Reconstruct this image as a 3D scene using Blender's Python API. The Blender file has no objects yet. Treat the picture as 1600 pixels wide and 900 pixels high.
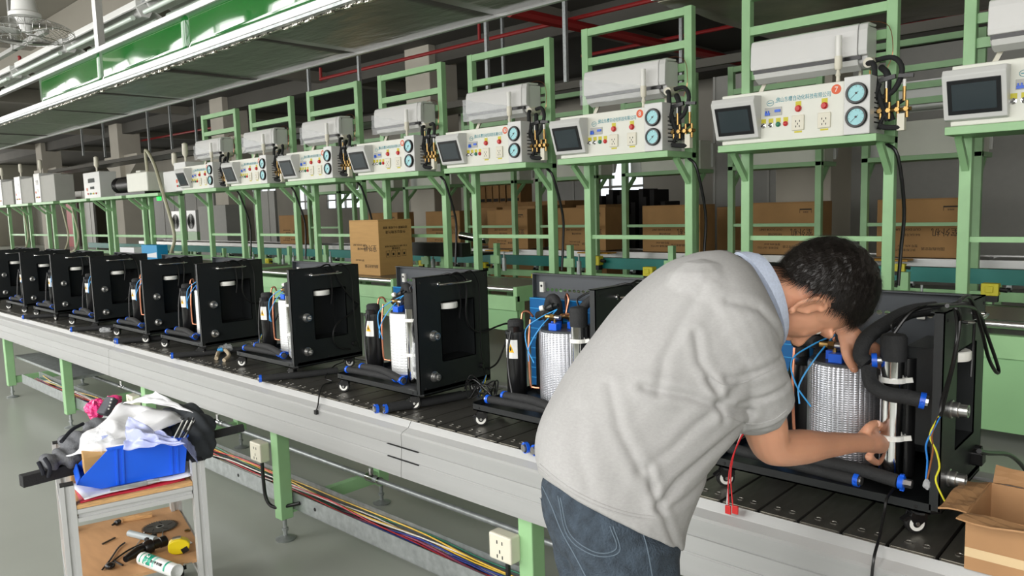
import bpy, bmesh, math, random
from mathutils import Vector, Matrix, Quaternion, noise
random.seed(7)
S = bpy.context.scene; C = S.collection
PI = math.pi
# ---------------- camera, world, lights, exposure ----------------
CX = Vector((0.7312, 0.6815, -0.0289)); CY = Vector((0.0508, -0.0969, -0.9940)); CZ = Vector((-0.6802, 0.7254, -0.1055))
EYE = Vector((0, 0, 1.6)); FOC = 1190.0
cd = bpy.data.cameras.new('camera'); cam = bpy.data.objects.new('camera', cd); C.objects.link(cam)
cd.sensor_fit = 'HORIZONTAL'; cd.sensor_width = 36; cd.lens = FOC/1600*36; cd.clip_start = .05; cd.clip_end = 200
R = Matrix((CX, -CY, -CZ)).transposed(); cam.matrix_world = Matrix.Translation(EYE) @ R.to_4x4()
S.camera = cam
def ray(px, py): return (px-800)*CX + (py-450)*CY + FOC*CZ
def onz(px, py, z): d = ray(px, py); return EYE + d*((z-1.6)/d.z)
def ony(px, py, y): d = ray(px, py); return EYE + d*(y/d.y)
def onx(px, py, x): d = ray(px, py); return EYE + d*(x/d.x)
def dep(px, py, d): return EYE + ray(px, py)*(d/FOC)
w = bpy.data.worlds.new('world'); S.world = w; w.use_nodes = True
w.node_tree.nodes['Background'].inputs[0].default_value = (.75, .83, .9, 1); w.node_tree.nodes['Background'].inputs[1].default_value = 0.32
S.view_settings.view_transform = 'Standard'; S.view_settings.look = 'None'; S.view_settings.gamma = 1; S.view_settings.exposure = 0.45
def area(name, loc, rot, sx, sy, power, col=(1, .98, .95)):
    l = bpy.data.lights.new(name, 'AREA'); l.shape = 'RECTANGLE'; l.size = sx; l.size_y = sy; l.energy = power; l.color = col
    o = bpy.data.objects.new(name, l); C.objects.link(o); o.location = loc; o.rotation_euler = rot; return o
# daylight through the windows of the front wall (behind the photographer) and of the far end wall
WINX = [-30.5+4.0*i for i in range(10)]; WALLY = -3.6; CEIL = 5.6
for i, x in enumerate(WINX):
    area('window_daylight', (x, WALLY+.12, 3.15), (PI/2, 0, 0), 3.2, 4.0, 200)
area('end_window_daylight', (-59, 3, 2.6), (PI/2, 0, -PI/2), 16, 3.5, 1600)

# ---------------- materials ----------------
def lin(c): return tuple((x/255/12.92 if x/255 <= .04045 else ((x/255+.055)/1.055)**2.4) for x in c)
def M(name, col, rough=.5, metal=0, var=0, vs=8, bump=0, bs=60, stretch=None, **kw):
    m = bpy.data.materials.new(name); m.use_nodes = True; nt = m.node_tree; b = nt.nodes['Principled BSDF']
    c = lin(col)+(1,); b.inputs['Base Color'].default_value = c
    b.inputs['Roughness'].default_value = rough; b.inputs['Metallic'].default_value = metal
    for k, v in kw.items(): b.inputs[k.replace('_', ' ')].default_value = v
    if var or bump:
        tc = nt.nodes.new('ShaderNodeTexCoord'); mp = nt.nodes.new('ShaderNodeMapping'); nt.links.new(tc.outputs['Object'], mp.inputs[0])
        if stretch: mp.inputs['Scale'].default_value = stretch
    if var:
        n = nt.nodes.new('ShaderNodeTexNoise'); n.inputs['Scale'].default_value = vs; n.inputs['Detail'].default_value = 5
        nt.links.new(mp.outputs[0], n.inputs[0]); r = nt.nodes.new('ShaderNodeMapRange')
        r.inputs[1].default_value = .3; r.inputs[2].default_value = .7; r.inputs[3].default_value = 1-var; r.inputs[4].default_value = 1+var
        nt.links.new(n.outputs[0], r.inputs[0]); mx = nt.nodes.new('ShaderNodeVectorMath'); mx.operation = 'SCALE'
        mx.inputs[0].default_value = c[:3]; nt.links.new(r.outputs[0], mx.inputs['Scale']); nt.links.new(mx.outputs[0], b.inputs['Base Color'])
    if bump:
        n2 = nt.nodes.new('ShaderNodeTexNoise'); n2.inputs['Scale'].default_value = bs; n2.inputs['Detail'].default_value = 3
        nt.links.new(mp.outputs[0], n2.inputs[0]); bp = nt.nodes.new('ShaderNodeBump'); bp.inputs['Strength'].default_value = bump; bp.inputs['Distance'].default_value = .01
        nt.links.new(n2.outputs[0], bp.inputs['Height']); nt.links.new(bp.outputs[0], b.inputs['Normal'])
    return m
def bsdf(m): return m.node_tree.nodes['Principled BSDF']
mGreen = M('green_paint', (150, 194, 142), .42, var=.07, vs=5)
mGreen2 = M('green_paint_panel', (140, 186, 134), .5, var=.06, vs=2)
mTeal = M('teal_paint', (32, 120, 112), .45, var=.08, vs=3)
mFloor = M('epoxy_floor', (164, 168, 160), .3, var=.06, vs=1.3, bump=.03, bs=6)
mWall = M('wall_plaster', (196, 192, 180), .85, var=.04, vs=1)
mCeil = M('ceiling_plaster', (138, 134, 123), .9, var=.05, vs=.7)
mDarkC = M('shaded_ceiling_plaster', (92, 90, 84), .9, var=.08, vs=.7)  # ceiling plaster darkened: shade at the back put into the colour
mCol = M('column_paint', (206, 200, 186), .8, var=.04, vs=1.5)
mPanelW = M('partition_grey', (172, 172, 166), .6, var=.03)
mPanelL = M('partition_light', (186, 186, 180), .55, var=.03)
mAlu = M('aluminium', (205, 206, 204), .38, .75, var=.04, vs=3, stretch=(1, 20, 20))
mAluW = M('aluminium_skirt', (172, 173, 172), .45, .4, var=.04, vs=2, stretch=(.5, 14, 14))
mRim = M('aluminium_rim', (196, 197, 196), .4, .2, var=.03, vs=2)
mSlat = M('steel_slat', (124, 122, 116), .36, .8, var=.14, vs=9, bump=.06, bs=14, stretch=(6, 1, 1))
mSlatE = M('steel_slat_edge', (205, 200, 188), .3, .9)
mDark = M('dark_gap', (22, 22, 22), .8)
mGalv = M('galvanised_steel', (165, 170, 170), .42, .6, var=.18, vs=30)
mChrome = M('chrome', (225, 225, 225), .12, 1)
mSteel = M('brushed_steel', (190, 190, 188), .28, .95, var=.1, vs=6)
mBlk = M('black_powder_coat', (24, 27, 28), .42, var=.06, vs=4, bump=.05, bs=500)
mBlkP = M('black_plastic', (20, 20, 21), .3)
mFoam = M('black_foam', (34, 35, 36), .8, var=.12, vs=60, bump=.25, bs=220)
mRub = M('black_rubber', (18, 18, 18), .5)
mCable = M('black_cable', (16, 16, 17), .35)
mBlue = M('blue_plastic', (22, 92, 215), .35)
mBin = M('blue_bin_plastic', (28, 100, 235), .32, var=.03)
mWhite = M('white_plastic', (232, 232, 226), .35)
mWarm = M('ivory_plastic', (222, 218, 200), .4)
mAC = M('gloss_white_plastic', (226, 226, 224), .1, var=.01)
mACs = M('satin_white_plastic', (210, 211, 208), .3)
mBox = M('cream_enamel', (222, 223, 212), .4, var=.02)
mScr = M('screen_glass', (52, 62, 66), .12)
mBez = M('screen_bezel', (30, 32, 34), .3)
mCop = M('copper', (196, 132, 104), .3, .95, var=.1, vs=20)
mBrass = M('brass', (158, 128, 78), .3, .95, var=.15, vs=30)
mRed = M('red_plastic', (200, 40, 40), .35)
mRedP = M('red_pipe_paint', (150, 34, 34), .5)
mOrg = M('orange_sticker', (222, 96, 52), .5)
mYel = M('yellow_plastic', (232, 208, 20), .4)
mYelD = M('yellow_sensor_paint', (205, 195, 50), .5)
mGrnB = M('green_button', (40, 120, 90), .4)
mCyan = M('teal_print', (60, 150, 165), .5)
mInk = M('black_print', (42, 34, 26), .7)
mCard = M('cardboard', (188, 148, 92), .75, var=.05, vs=4, bump=.05, bs=90, stretch=(1, 1, 8))
mCardD = M('cardboard_dark', (172, 132, 84), .8, var=.07, vs=4)
mCardO = M('cardboard_old', (164, 124, 84), .7, var=.1, vs=6)
mWood = M('plywood', (196, 152, 108), .65, var=.09, vs=5, stretch=(1, 6, 1))
mWoodE = M('plywood_edge', (214, 170, 116), .7, var=.25, vs=30, stretch=(1, 1, 12))
mPaper = M('white_paper', (232, 233, 236), .6)
mFoilW = M('embossed_tank_foil', (186, 188, 194), .36, .75)
mPadW = M('white_tank_foil', (226, 228, 228), .45, .2)
mCond = M('blue_condenser_fin', (16, 92, 150), .3, .3)
mFoilC = M('canopy_foil', (98, 95, 92), .28, .4, var=.2, vs=1.5, bump=.9, bs=5, stretch=(1, 3, 1))
mTube = M('lamp_tube_glass', (206, 220, 208), .25)
mGreenB = M('green_acrylic', (12, 92, 32), .04, Coat_Weight=1.0, Coat_Roughness=.02)
mFilm = M('clear_film', (235, 238, 240), .15, bump=.5, bs=40, Alpha=.28)
mBagB = M('lilac_film', (196, 204, 246), .2, bump=.4, bs=25, Alpha=.62)
mGlassW = M('window_glass', (235, 242, 245), .05, Alpha=.25)
def emis(name, col, s):
    m = M(name, col, .5); bsdf(m).inputs['Emission Color'].default_value = lin(col)+(1,); bsdf(m).inputs['Emission Strength'].default_value = s; return m
mSky = emis('bright_window_pane', (236, 244, 248), 1.0)
mLed = emis('green_led', (40, 220, 80), 1.5)
# waffle embossing on tank foils: real relief from a small grid bump
def waffle(m, sc, st):
    nt = m.node_tree; b = bsdf(m); tc = nt.nodes.new('ShaderNodeTexCoord'); outs = []
    sp = nt.nodes.new('ShaderNodeSeparateXYZ'); nt.links.new(tc.outputs['UV'], sp.inputs[0])
    for ax in (0, 1):
        a = nt.nodes.new('ShaderNodeMath'); a.operation = 'MULTIPLY'; a.inputs[1].default_value = sc*PI; nt.links.new(sp.outputs[ax], a.inputs[0])
        s = nt.nodes.new('ShaderNodeMath'); s.operation = 'SINE'; nt.links.new(a.outputs[0], s.inputs[0])
        q = nt.nodes.new('ShaderNodeMath'); q.operation = 'ABSOLUTE'; nt.links.new(s.outputs[0], q.inputs[0]); outs.append(q)
    mu = nt.nodes.new('ShaderNodeMath'); mu.operation = 'MINIMUM'; nt.links.new(outs[0].outputs[0], mu.inputs[0]); nt.links.new(outs[1].outputs[0], mu.inputs[1])
    bp = nt.nodes.new('ShaderNodeBump'); bp.inputs['Strength'].default_value = st; bp.inputs['Distance'].default_value = .002
    nt.links.new(mu.outputs[0], bp.inputs['Height']); nt.links.new(bp.outputs[0], b.inputs['Normal'])
waffle(mFoilW, 160, .55); waffle(mPadW, 80, .5)

# ---------------- mesh helpers ----------------
ORG = {}
def org(p): return ORG.get(p.name, Vector((0, 0, 0))) if p else Vector((0, 0, 0))
def frame(d):
    d = d.normalized(); u = Vector((0, 0, 1)) if abs(d.z) < .9 else Vector((0, 1, 0))
    a = d.cross(u).normalized(); return a, d.cross(a).normalized()
def smooth_pts(pts, k=4):
    P = [Vector(p) for p in pts]
    if len(P) < 3 or k < 2: return P
    Q = [2*P[0]-P[1]]+P+[2*P[-1]-P[-2]]; out = []
    for i in range(1, len(Q)-2):
        a, b, c, d = Q[i-1:i+3]
        for j in range(k):
            t = j/k; out.append(.5*((2*b)+(c-a)*t+(2*a-5*b+4*c-d)*t*t+(3*b-a-3*c+d)*t**3))
    out.append(P[-1]); return out
class B:
    def __init__(s): s.v = []; s.f = []; s.mi = []; s.m = 0; s.uv = {}
    def add(s, vs, fs):
        n = len(s.v); s.v += [Vector(p) for p in vs]; s.f += [tuple(n+i for i in f) for f in fs]; s.mi += [s.m]*len(fs); return n
    def box(s, x0, y0, z0, x1, y1, z1, T=None):
        vs = [Vector((x, y, z)) for z in (z0, z1) for y in (y0, y1) for x in (x0, x1)]
        if T: vs = [T @ v for v in vs]
        s.add(vs, [(0, 2, 3, 1), (4, 5, 7, 6), (0, 1, 5, 4), (2, 6, 7, 3), (0, 4, 6, 2), (1, 3, 7, 5)]); return s
    def bar(s, p, q, w, h=None):
        p, q = Vector(p), Vector(q); h = h or w; a, b = frame(q-p); a *= w/2; b *= h/2
        s.add([p-a-b, p+a-b, p+a+b, p-a+b, q-a-b, q+a-b, q+a+b, q-a+b], [(3, 2, 1, 0), (4, 5, 6, 7), (0, 1, 5, 4), (1, 2, 6, 5), (2, 3, 7, 6), (3, 0, 4, 7)]); return s
    def cyl(s, p, q, r, n=12, r2=None, cap=True):
        return s.sweep([Vector(p), Vector(q)], [r, r if r2 is None else r2], n, cap)
    def sweep(s, P, rr, n=8, cap=True):
        a0 = None; rings = []
        for i, p in enumerate(P):
            d = (P[min(i+1, len(P)-1)]-P[max(i-1, 0)])
            if d.length < 1e-9: d = Vector((0, 0, 1))
            d.normalize()
            if a0 is None: a, b = frame(d)
            else:
                a = a0-d*a0.dot(d)
                a = a.normalized() if a.length > 1e-6 else frame(d)[0]
                b = d.cross(a)
            a0 = a; r = rr[i] if isinstance(rr, (list, tuple)) else rr
            rings.append([p+(a*math.cos(2*PI*k/n)+b*math.sin(2*PI*k/n))*r for k in range(n)])
        n0 = len(s.v); fs = []
        for i in range(len(P)-1):
            for k in range(n):
                k2 = (k+1) % n; fs.append((i*n+k, i*n+k2, (i+1)*n+k2, (i+1)*n+k))
        if cap: fs += [tuple(range(n-1, -1, -1)), tuple((len(P)-1)*n+k for k in range(n))]
        s.add([p for r in rings for p in r], fs); return s
    def tube(s, pts, r, n=8, k=4): return s.sweep(smooth_pts(pts, k), r, n)
    def lathe(s, prof, o, ax=(0, 0, 1), n=20):
        o = Vector(o); ax = Vector(ax).normalized(); return s.sweep_prof(prof, o, ax, n)
    def sweep_prof(s, prof, o, ax, n):
        a, b = frame(ax); vs = []; fs = []
        for (r, h) in prof: vs += [o+ax*h+(a*math.cos(2*PI*k/n)+b*math.sin(2*PI*k/n))*max(r, 1e-5) for k in range(n)]
        for i in range(len(prof)-1):
            for k in range(n): k2 = (k+1) % n; fs.append((i*n+k, i*n+k2, (i+1)*n+k2, (i+1)*n+k))
        fs += [tuple(range(n-1, -1, -1)), tuple((len(prof)-1)*n+k for k in range(n))]
        s.add(vs, fs); return s
    def prism(s, poly, p0, u, v, w):     # 2-D polygon in axes u, v, extruded along w
        p0, u, v, w = map(Vector, (p0, u, v, w)); n = len(poly)
        vs = [p0+u*a+v*b for a, b in poly]+[p0+u*a+v*b+w for a, b in poly]
        s.add(vs, [tuple(range(n))]+[tuple(range(2*n-1, n-1, -1))]+[(i, i+n, (i+1) % n+n, (i+1) % n) for i in range(n)]); return s
    def sph(s, c, r, n=12, m=8, sc=(1, 1, 1)):
        vs = []; fs = []
        for i in range(m+1):
            t = PI*i/m
            for k in range(n): vs.append(Vector(c)+Vector((math.sin(t)*math.cos(2*PI*k/n)*sc[0], math.sin(t)*math.sin(2*PI*k/n)*sc[1], math.cos(t)*sc[2]))*r)
        for i in range(m):
            for k in range(n): k2 = (k+1) % n; fs.append((i*n+k, (i+1)*n+k, (i+1)*n+k2, i*n+k2))
        s.add(vs, fs); return s
    def grid(s, fn, nu, nv, th=0):
        vs = [Vector(fn(i/nu, j/nv)) for j in range(nv+1) for i in range(nu+1)]
        fs = [(j*(nu+1)+i, j*(nu+1)+i+1, (j+1)*(nu+1)+i+1, (j+1)*(nu+1)+i) for j in range(nv) for i in range(nu)]
        s.add(vs, fs); return s
    def obj(s, name, mat, parent=None, smooth=False, bevel=0, label=None, thick=0, uvcyl=None):
        o0 = org(parent); me = bpy.data.meshes.new(name); me.from_pydata([v-o0 for v in s.v], [], s.f)
        mats = mat if isinstance(mat, (list, tuple)) else [mat]
        for m in mats: me.materials.append(m)
        if len(mats) > 1: me.polygons.foreach_set('material_index', s.mi)
        if uvcyl:
            c = Vector(uvcyl)-o0; ul = me.uv_layers.new()
            for p in me.polygons:
                us = []
                for li in p.loop_indices:
                    co = me.vertices[me.loops[li].vertex_index].co-c; us.append([math.atan2(co.y, co.x)*.1/PI*1.5, co.z])
                mu = max(u[0] for u in us)
                for li, u in zip(p.loop_indices, us):
                    if mu-u[0] > .15: u[0] += .3
                    ul.data[li].uv = u
        bm = bmesh.new(); bm.from_mesh(me); bmesh.ops.recalc_face_normals(bm, faces=bm.faces)
        if smooth:
            for f in bm.faces: f.smooth = True
            for e in bm.edges:
                if len(e.link_faces) == 2 and e.calc_face_angle(0) > .7: e.smooth = False
        bm.to_mesh(me); bm.free(); me.update()
        o = bpy.data.objects.new(name, me); C.objects.link(o)
        if parent: o.parent = parent; ORG[o.name] = o0
        if bevel:
            b = o.modifiers.new('bevel', 'BEVEL'); b.width = bevel; b.segments = 2; b.limit_method = 'ANGLE'; b.angle_limit = .6
        if thick:
            q = o.modifiers.new('solid', 'SOLIDIFY'); q.thickness = thick
        if label: o['label'] = label
        return o
def thing(name, label, cat, loc, group=None):
    o = bpy.data.objects.new(name, None); C.objects.link(o); o.location = loc; o.empty_display_size = .1
    o['label'] = label; o['category'] = cat; ORG[o.name] = Vector(loc)
    if group: o['group'] = group
    return o
def tag(o, label, cat, group=None):
    o['label'] = label; o['category'] = cat
    if group: o['group'] = group
    return o
def struct(o): o['kind'] = 'structure'; return o
def dup(root, loc, label=None, group=None, rz=None, skip=()):
    def cp(o, par):
        c = o.copy(); C.objects.link(c)
        if par: c.parent = par
        for ch in list(o.children):
            if ch.name.split('.')[0] not in skip: cp(ch, c)
        return c
    r = cp(root, None); r.location = loc
    if rz is not None: r.rotation_euler = (0, 0, rz)
    if label: r['label'] = label
    if group: r['group'] = group
    ORG[r.name] = Vector(loc); return r
def text(name, s, size, mat, o, u, v, parent, align='CENTER', sx=1, depth=.0006):
    cu = bpy.data.curves.new(name, 'FONT'); cu.body = s; cu.size = size; cu.align_x = align; cu.align_y = 'CENTER'; cu.resolution_u = 2; cu.extrude = depth
    t = bpy.data.objects.new(name, cu); C.objects.link(t); dg = bpy.context.evaluated_depsgraph_get()
    me = bpy.data.meshes.new_from_object(t.evaluated_get(dg)); bpy.data.objects.remove(t)
    u, v = Vector(u), Vector(v); w_ = u.cross(v); T = Matrix((u*sx, v, w_)).transposed().to_4x4(); T.translation = Vector(o)-org(parent)
    me.transform(T); me.materials.clear(); me.materials.append(mat); ob = bpy.data.objects.new(name, me); C.objects.link(ob)
    if parent: ob.parent = parent
    return ob
X_, Y_, Z_ = Vector((1, 0, 0)), Vector((0, 1, 0)), Vector((0, 0, 1))
ORD = ['first', 'second', 'third', 'fourth', 'fifth', 'sixth', 'seventh', 'eighth', 'ninth', 'tenth', 'eleventh', 'twelfth', 'thirteenth', 'fourteenth']

# ---------------- the hall ----------------
struct(B().box(-60, WALLY, -.1, 9, 30, 0).obj('floor', mFloor))
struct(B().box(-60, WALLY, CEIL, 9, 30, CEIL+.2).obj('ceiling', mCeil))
struct(B().box(-60.2, WALLY, 0, -60, 30, CEIL).obj('wall_left', mWall))
struct(B().box(9, WALLY, 0, 9.2, 30, CEIL).obj('wall_right', mWall))
# front wall with a window in each bay
b = B(); b.box(-60, WALLY-.2, 0, 9, WALLY, 1.0); b.box(-60, WALLY-.2, 5.2, 9, WALLY, CEIL)
xs = [-60]+[q for x in WINX for q in (x-1.65, x+1.65)]+[9]
for i in range(0, len(xs), 2): b.box(xs[i], WALLY-.2, 1.0, xs[i+1], WALLY, 5.2)
struct(b.obj('wall_front', mWall))
for i, x in enumerate(WINX):
    b = B()
    for k in range(4): b.bar((x-1.6+3.2*k/3, WALLY+.18, 1.05), (x-1.6+3.2*k/3, WALLY+.18, 5.15), .09)
    b.bar((x-1.65, WALLY+.18, 1.04), (x+1.65, WALLY+.18, 1.04), .08); b.bar((x-1.65, WALLY+.18, 5.16), (x+1.65, WALLY+.18, 5.16), .08)
    struct(b.obj('window_%d' % (i+1), mAlu))
# back wall with bright windows far off
bw = [(-41.5, -38.2), (-36.5, -34.2), (-33.3, -30.2), (-17.2, -14.4)]
YB = 22
b = B(); b.box(-60, YB, 0, 9, YB+.2, 1.75); b.box(-60, YB, 3.15, 9, YB+.2, CEIL)
xs = [-60]+[q for p in bw for q in p]+[9]
for i in range(0, len(xs), 2): b.box(xs[i], YB, 1.75, xs[i+1], YB+.2, 3.15)
struct(b.obj('wall_back', mWall))
for i, (x0, x1) in enumerate(bw):
    w0 = struct(B().box(x0, YB+.1, 1.75, x1, YB+.12, 3.15).obj('window_%d' % (11+i), mSky)); b = B()
    for k in range(5): x = x0+(x1-x0)*k/4; b.bar((x, YB+.06, 1.75), (x, YB+.06, 3.15), .09)
    for z in (1.77, 2.2, 3.13): b.bar((x0, YB+.06, z), (x1, YB+.06, z), .08)
    f = b.obj('window_frame', mPanelW, w0)
# columns
COLY = 12.0
for i, r in enumerate((-.372, -1.14, -1.985, -2.73, -3.55)):
    x = r*COLY; s = .88
    b = B().box(x-s, COLY, 0, x, COLY+s, CEIL)
    c = struct(b.obj('trim_%d' % (i+1), mCol, bevel=.015))
    if i in (2, 3, 4):
        for sgn in (-1, 1):
            q = B(); xx = x if sgn > 0 else x-s
            q.prism([(0, 0), (0, 1.0), (1.3*sgn, 1.0), (1.3*sgn, .7)], (xx, COLY+.2, 3.15), X_, Z_, Y_*.5); q.obj('corbel', mCol, c)
# ceiling beams
k = 6
for y in (-1.2, 5.2, 12.2, 18.5):
    struct(B().box(-60, y, CEIL-.6, 9, y+.4, CEIL-.01).obj('trim_%d' % k, mCeil if y < 8 else mDarkC)); k += 1  # back beams take the plaster with shade painted in
for x in (-44, -35.5, -27, -18.5, -10, -1.5):
    struct(B().box(x, WALLY, CEIL-.45, x+.35, 30, CEIL-.02).obj('trim_%d' % k, mCeil)); k += 1
# added dark sheet standing in for shade over the back half of the hall
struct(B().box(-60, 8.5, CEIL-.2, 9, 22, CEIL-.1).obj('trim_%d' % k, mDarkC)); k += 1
# partitions behind the third line
def partition(x0, x1, y, z1, m, j):
    global k
    o = B().box(x0, y, 0, x1, y+.12, z1).obj('wall_partition_%s' % j, m); struct(o)
    b = B()
    for q in range(int((x1-x0)/1.2)+1): b.box(x0+q*1.2, y-.02, 0, x0+q*1.2+.05, y, z1)
    b.obj('panel_joint', mPanelL, o)
def rX(px, y, Yp): return ony(px, y, Yp).x
partition(rX(1115, 300, 15), 8, 15, 4.2, mPanelW, 'right')
partition(rX(650, 330, 16), rX(700, 330, 16), 16, 2.4, mPanelL, 'middle')
partition(rX(845, 300, 17), rX(935, 300, 17), 17, 3.6, mPanelW, 'centre')
partition(rX(235, 260, 16), rX(330, 260, 16), 16, 3.6, mPanelW, 'far')
partition(rX(375, 300, 17), rX(428, 300, 17), 17, 2.6, mPanelL, 'pale')
partition(rX(0, 260, 16), rX(140, 260, 16), 16, 3.3, mPanelW, 'end')
o = B().box(rX(699, 310, 16.5), 16.5, 0, rX(706, 310, 16.5), 16.6, 2.6).obj('door_1', mRedP); struct(o)
o = B().box(rX(100, 310, 15.5), 15.5, 0, rX(111, 310, 15.5), 15.6, 3.0).obj('door_2', mRedP); struct(o)
# ---------------- near conveyor ----------------
YN, YF, ZT = 1.80, 2.41, .80
conv = thing('slat_conveyor', 'long steel slat conveyor with aluminium side skirt carrying the black machines', 'conveyor', (-4, 2.1, 0))
SP = .1045; sl = None
for i in range(95):
    x0 = 0.62-SP*(i+1)
    if sl is None:
        b = B(); b.prism([(0, 0), (0, -.012), (.006, -.016), (SP-.014, -.016), (SP-.008, -.012), (SP-.008, 0), (SP-.014, .0), (.006, .0)], (x0, YN+.012, ZT), X_, Z_, Y_*(YF-YN-.03))
        b.m = 1; b.box(x0+.004, YN+.004, ZT-.014, x0+SP-.012, YN+.0125, ZT-.001)
        for (fx, fy) in ((.030, .055), (.068, .055), (.030, .50), (.068, .50)):
            b.m = 0; b.lathe([(.0095, 0), (.0095, .0014), (.0072, .0016), (.0066, .0004)], (x0+fx, YN+fy, ZT), Z_, 10)
        sl = b.obj('slat', [mSlat, mSlatE], conv); sx0 = x0
    else:
        c = sl.copy(); C.objects.link(c); c.parent = conv; c.location = (x0-sx0, 0, 0)
B().box(-9.4, YN, ZT-.05, .62, YF, ZT-.02).obj('chain_bed', mDark, conv)
# skirt: extruded profile segments, far side guide
prof = [(0, -.001), (0, -.018), (-.046, -.035), (-.052, -.042), (-.052, -.088), (-.049, -.090), (-.052, -.092), (-.056, -.135), (-.052, -.139), (-.056, -.143), (-.06, -.19), (-.06, -.207), (-.02, -.207), (-.02, -.03)]
joints = [-9.4, -8.2, -5.22, -2.235, .62]
for i in range(4):
    b = B(); x0, x1 = joints[i]+.0015, joints[i+1]-.0015; n = len(prof)
    b.m = 0; vs = [Vector((x, YN+a, ZT+c)) for x in (x0, x1) for a, c in prof]
    b.add(vs, [tuple(range(n)), tuple(range(2*n-1, n-1, -1))])
    n0 = 0
    for j in range(n):
        b.m = 1 if j in (0, 1) else 0; j2 = (j+1) % n; b.f.append((j, j2, n+j2, n+j)); b.mi.append(b.m)
    b.obj('side_profile', [mAluW, mRim], conv)
B().box(-9.4, YF, ZT-.2, .62, YF+.05, ZT+.004).obj('far_guide', mAluW, conv)
b = B()
for zz in (-.091, -.14):
    b.box(joints[3]-.085, YN-.058, ZT+zz-.001, joints[3]+.1, YN-.050, ZT+zz+.001)
b.obj('joint_slot', mDark, conv)
LEGX = [.0, -1.68, -3.32, -4.9, -6.46, -8.05]
for x in LEGX:
    B().box(x-.032, YN+.02, .11, x+.032, YN+.085, .6).obj('leg', mGreen, conv, bevel=.004)
    B().box(x-.032, YF, .11, x+.032, YF+.065, .62).obj('leg', mGreen, conv, bevel=.004)
    B().box(x-.02, YN+.085, .13, x+.02, YF, .19).obj('cross_beam', mGreen, conv)
    B().box(x-.02, YN+.085, .5, x+.02, YF, .55).obj('cross_beam', mGreen, conv)
    for y in (YN+.052, YF+.032):
        B().lathe([(.048, 0), (.05, .006), (.028, .014), (.016, .018), (.010, .02), (.010, .045), (.016, .046), (.016, .058), (.010, .06), (.010, .115)], (x, y, 0), Z_, 14).obj('levelling_foot', mGalv, conv, smooth=True)
struct  # frame under the leftmost bay, a cross shelf
B().box(-8.05, YN+.1, .36, -6.5, YF, .38).obj('lower_shelf', mGalv, conv)
tray = thing('cable_tray', 'galvanised cable tray with coloured wires running under the slat conveyor', 'cable tray', (-4, 1.95, .15))
b = B(); b.box(-7.85, 1.89, .152, .6, 1.894, .235); b.box(-7.85, 1.89, .15, .6, 2.03, .153); b.box(-7.85, 2.026, .152, .6, 2.03, .235)
b.obj('channel', mGalv, tray)
b = B()
for x in (-3.1, -1.93, -3.85, -5.5, -.6): b.cyl((x, 1.8885, .195), (x, 1.8905, .195), .009, 12)
b.obj('knockout', mDark, tray)
for i, (c, z, nn) in enumerate([((222, 178, 40), .225, 3), ((200, 40, 50), .225, 2), ((25, 120, 90), .215, 3), ((35, 60, 150), .215, 2), ((215, 210, 200), .225, 2), ((28, 28, 30), .2, 6), ((150, 60, 90), .21, 1)]):
    m = M('wire_%d' % i, c, .4)
    for q in range(nn):
        random.seed(i*10+q); y = 1.905+random.random()*.105; P = []
        for j in range(26):
            x = -7.7+j*.33; P.append((x, min(2.018, max(1.9, y+.035*math.sin(x*1.3+i+q)+random.uniform(-.012, .012))), z-.012+.012*math.sin(x*2.1+i*2+q)+random.uniform(-.01, .008)))
        B().tube(P, .0034 if i < 5 else .005, 6, 3).obj('wire', m, tray)
pp = thing('air_pipe', 'grey steel air pipe running under the slat conveyor', 'pipe', (-4, 2.15, .3))
B().cyl((-8.5, 2.15, .3), (.6, 2.15, .3), .0135, 12).obj('pipe', mGalv, pp, smooth=True)
for x in (-3.0, -4.6, -6.2):
    b = B(); b.cyl((x-.03, 2.15, .3), (x+.03, 2.15, .3), .02, 12); b.cyl((x, 2.15, .3), (x, 2.15, .35), .013, 10); b.cyl((x+.06, 2.15, .3), (x+.075, 2.15, .3), .019, 12); b.obj('tee_fitting', mChrome, pp, smooth=True)
for i, x in enumerate((-1.755, -3.42, -5.0)):
    t = thing('socket_box', ['white twin socket box on green conveyor leg beside the jeans', 'white twin socket box on green conveyor leg right of the cart', 'white socket box half hidden behind the paper on the cart'][i], 'socket', (x, YN, .4), 'socket boxes on the conveyor legs')
    B().box(x-.052, YN-.028, .395, x+.052, YN+.022, .49).obj('box', mWarm, t, bevel=.006)
    b = B()
    for dx, dz, rr in ((-.012, .462, 0), (.012, .462, 0), (0, .43, 0), (-.012, .412, .5), (.012, .412, -.5)):
        b.box(x+dx-.0022, YN-.0287, dz-.006, x+dx+.0022, YN-.0279, dz+.006)
    b.obj('socket_slot', mDark, t)
    b = B(); b.tube([(x+.01, YN, .39), (x+.012, YN, .3), (x+.02, YN+.005, .2), (x+.07, YN+.02, .165), (x+.16, YN+.07, .185), (x+.19, YN+.088, .195)], .009, 10)
    b.obj('conduit', mCable, t, smooth=True)

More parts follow.
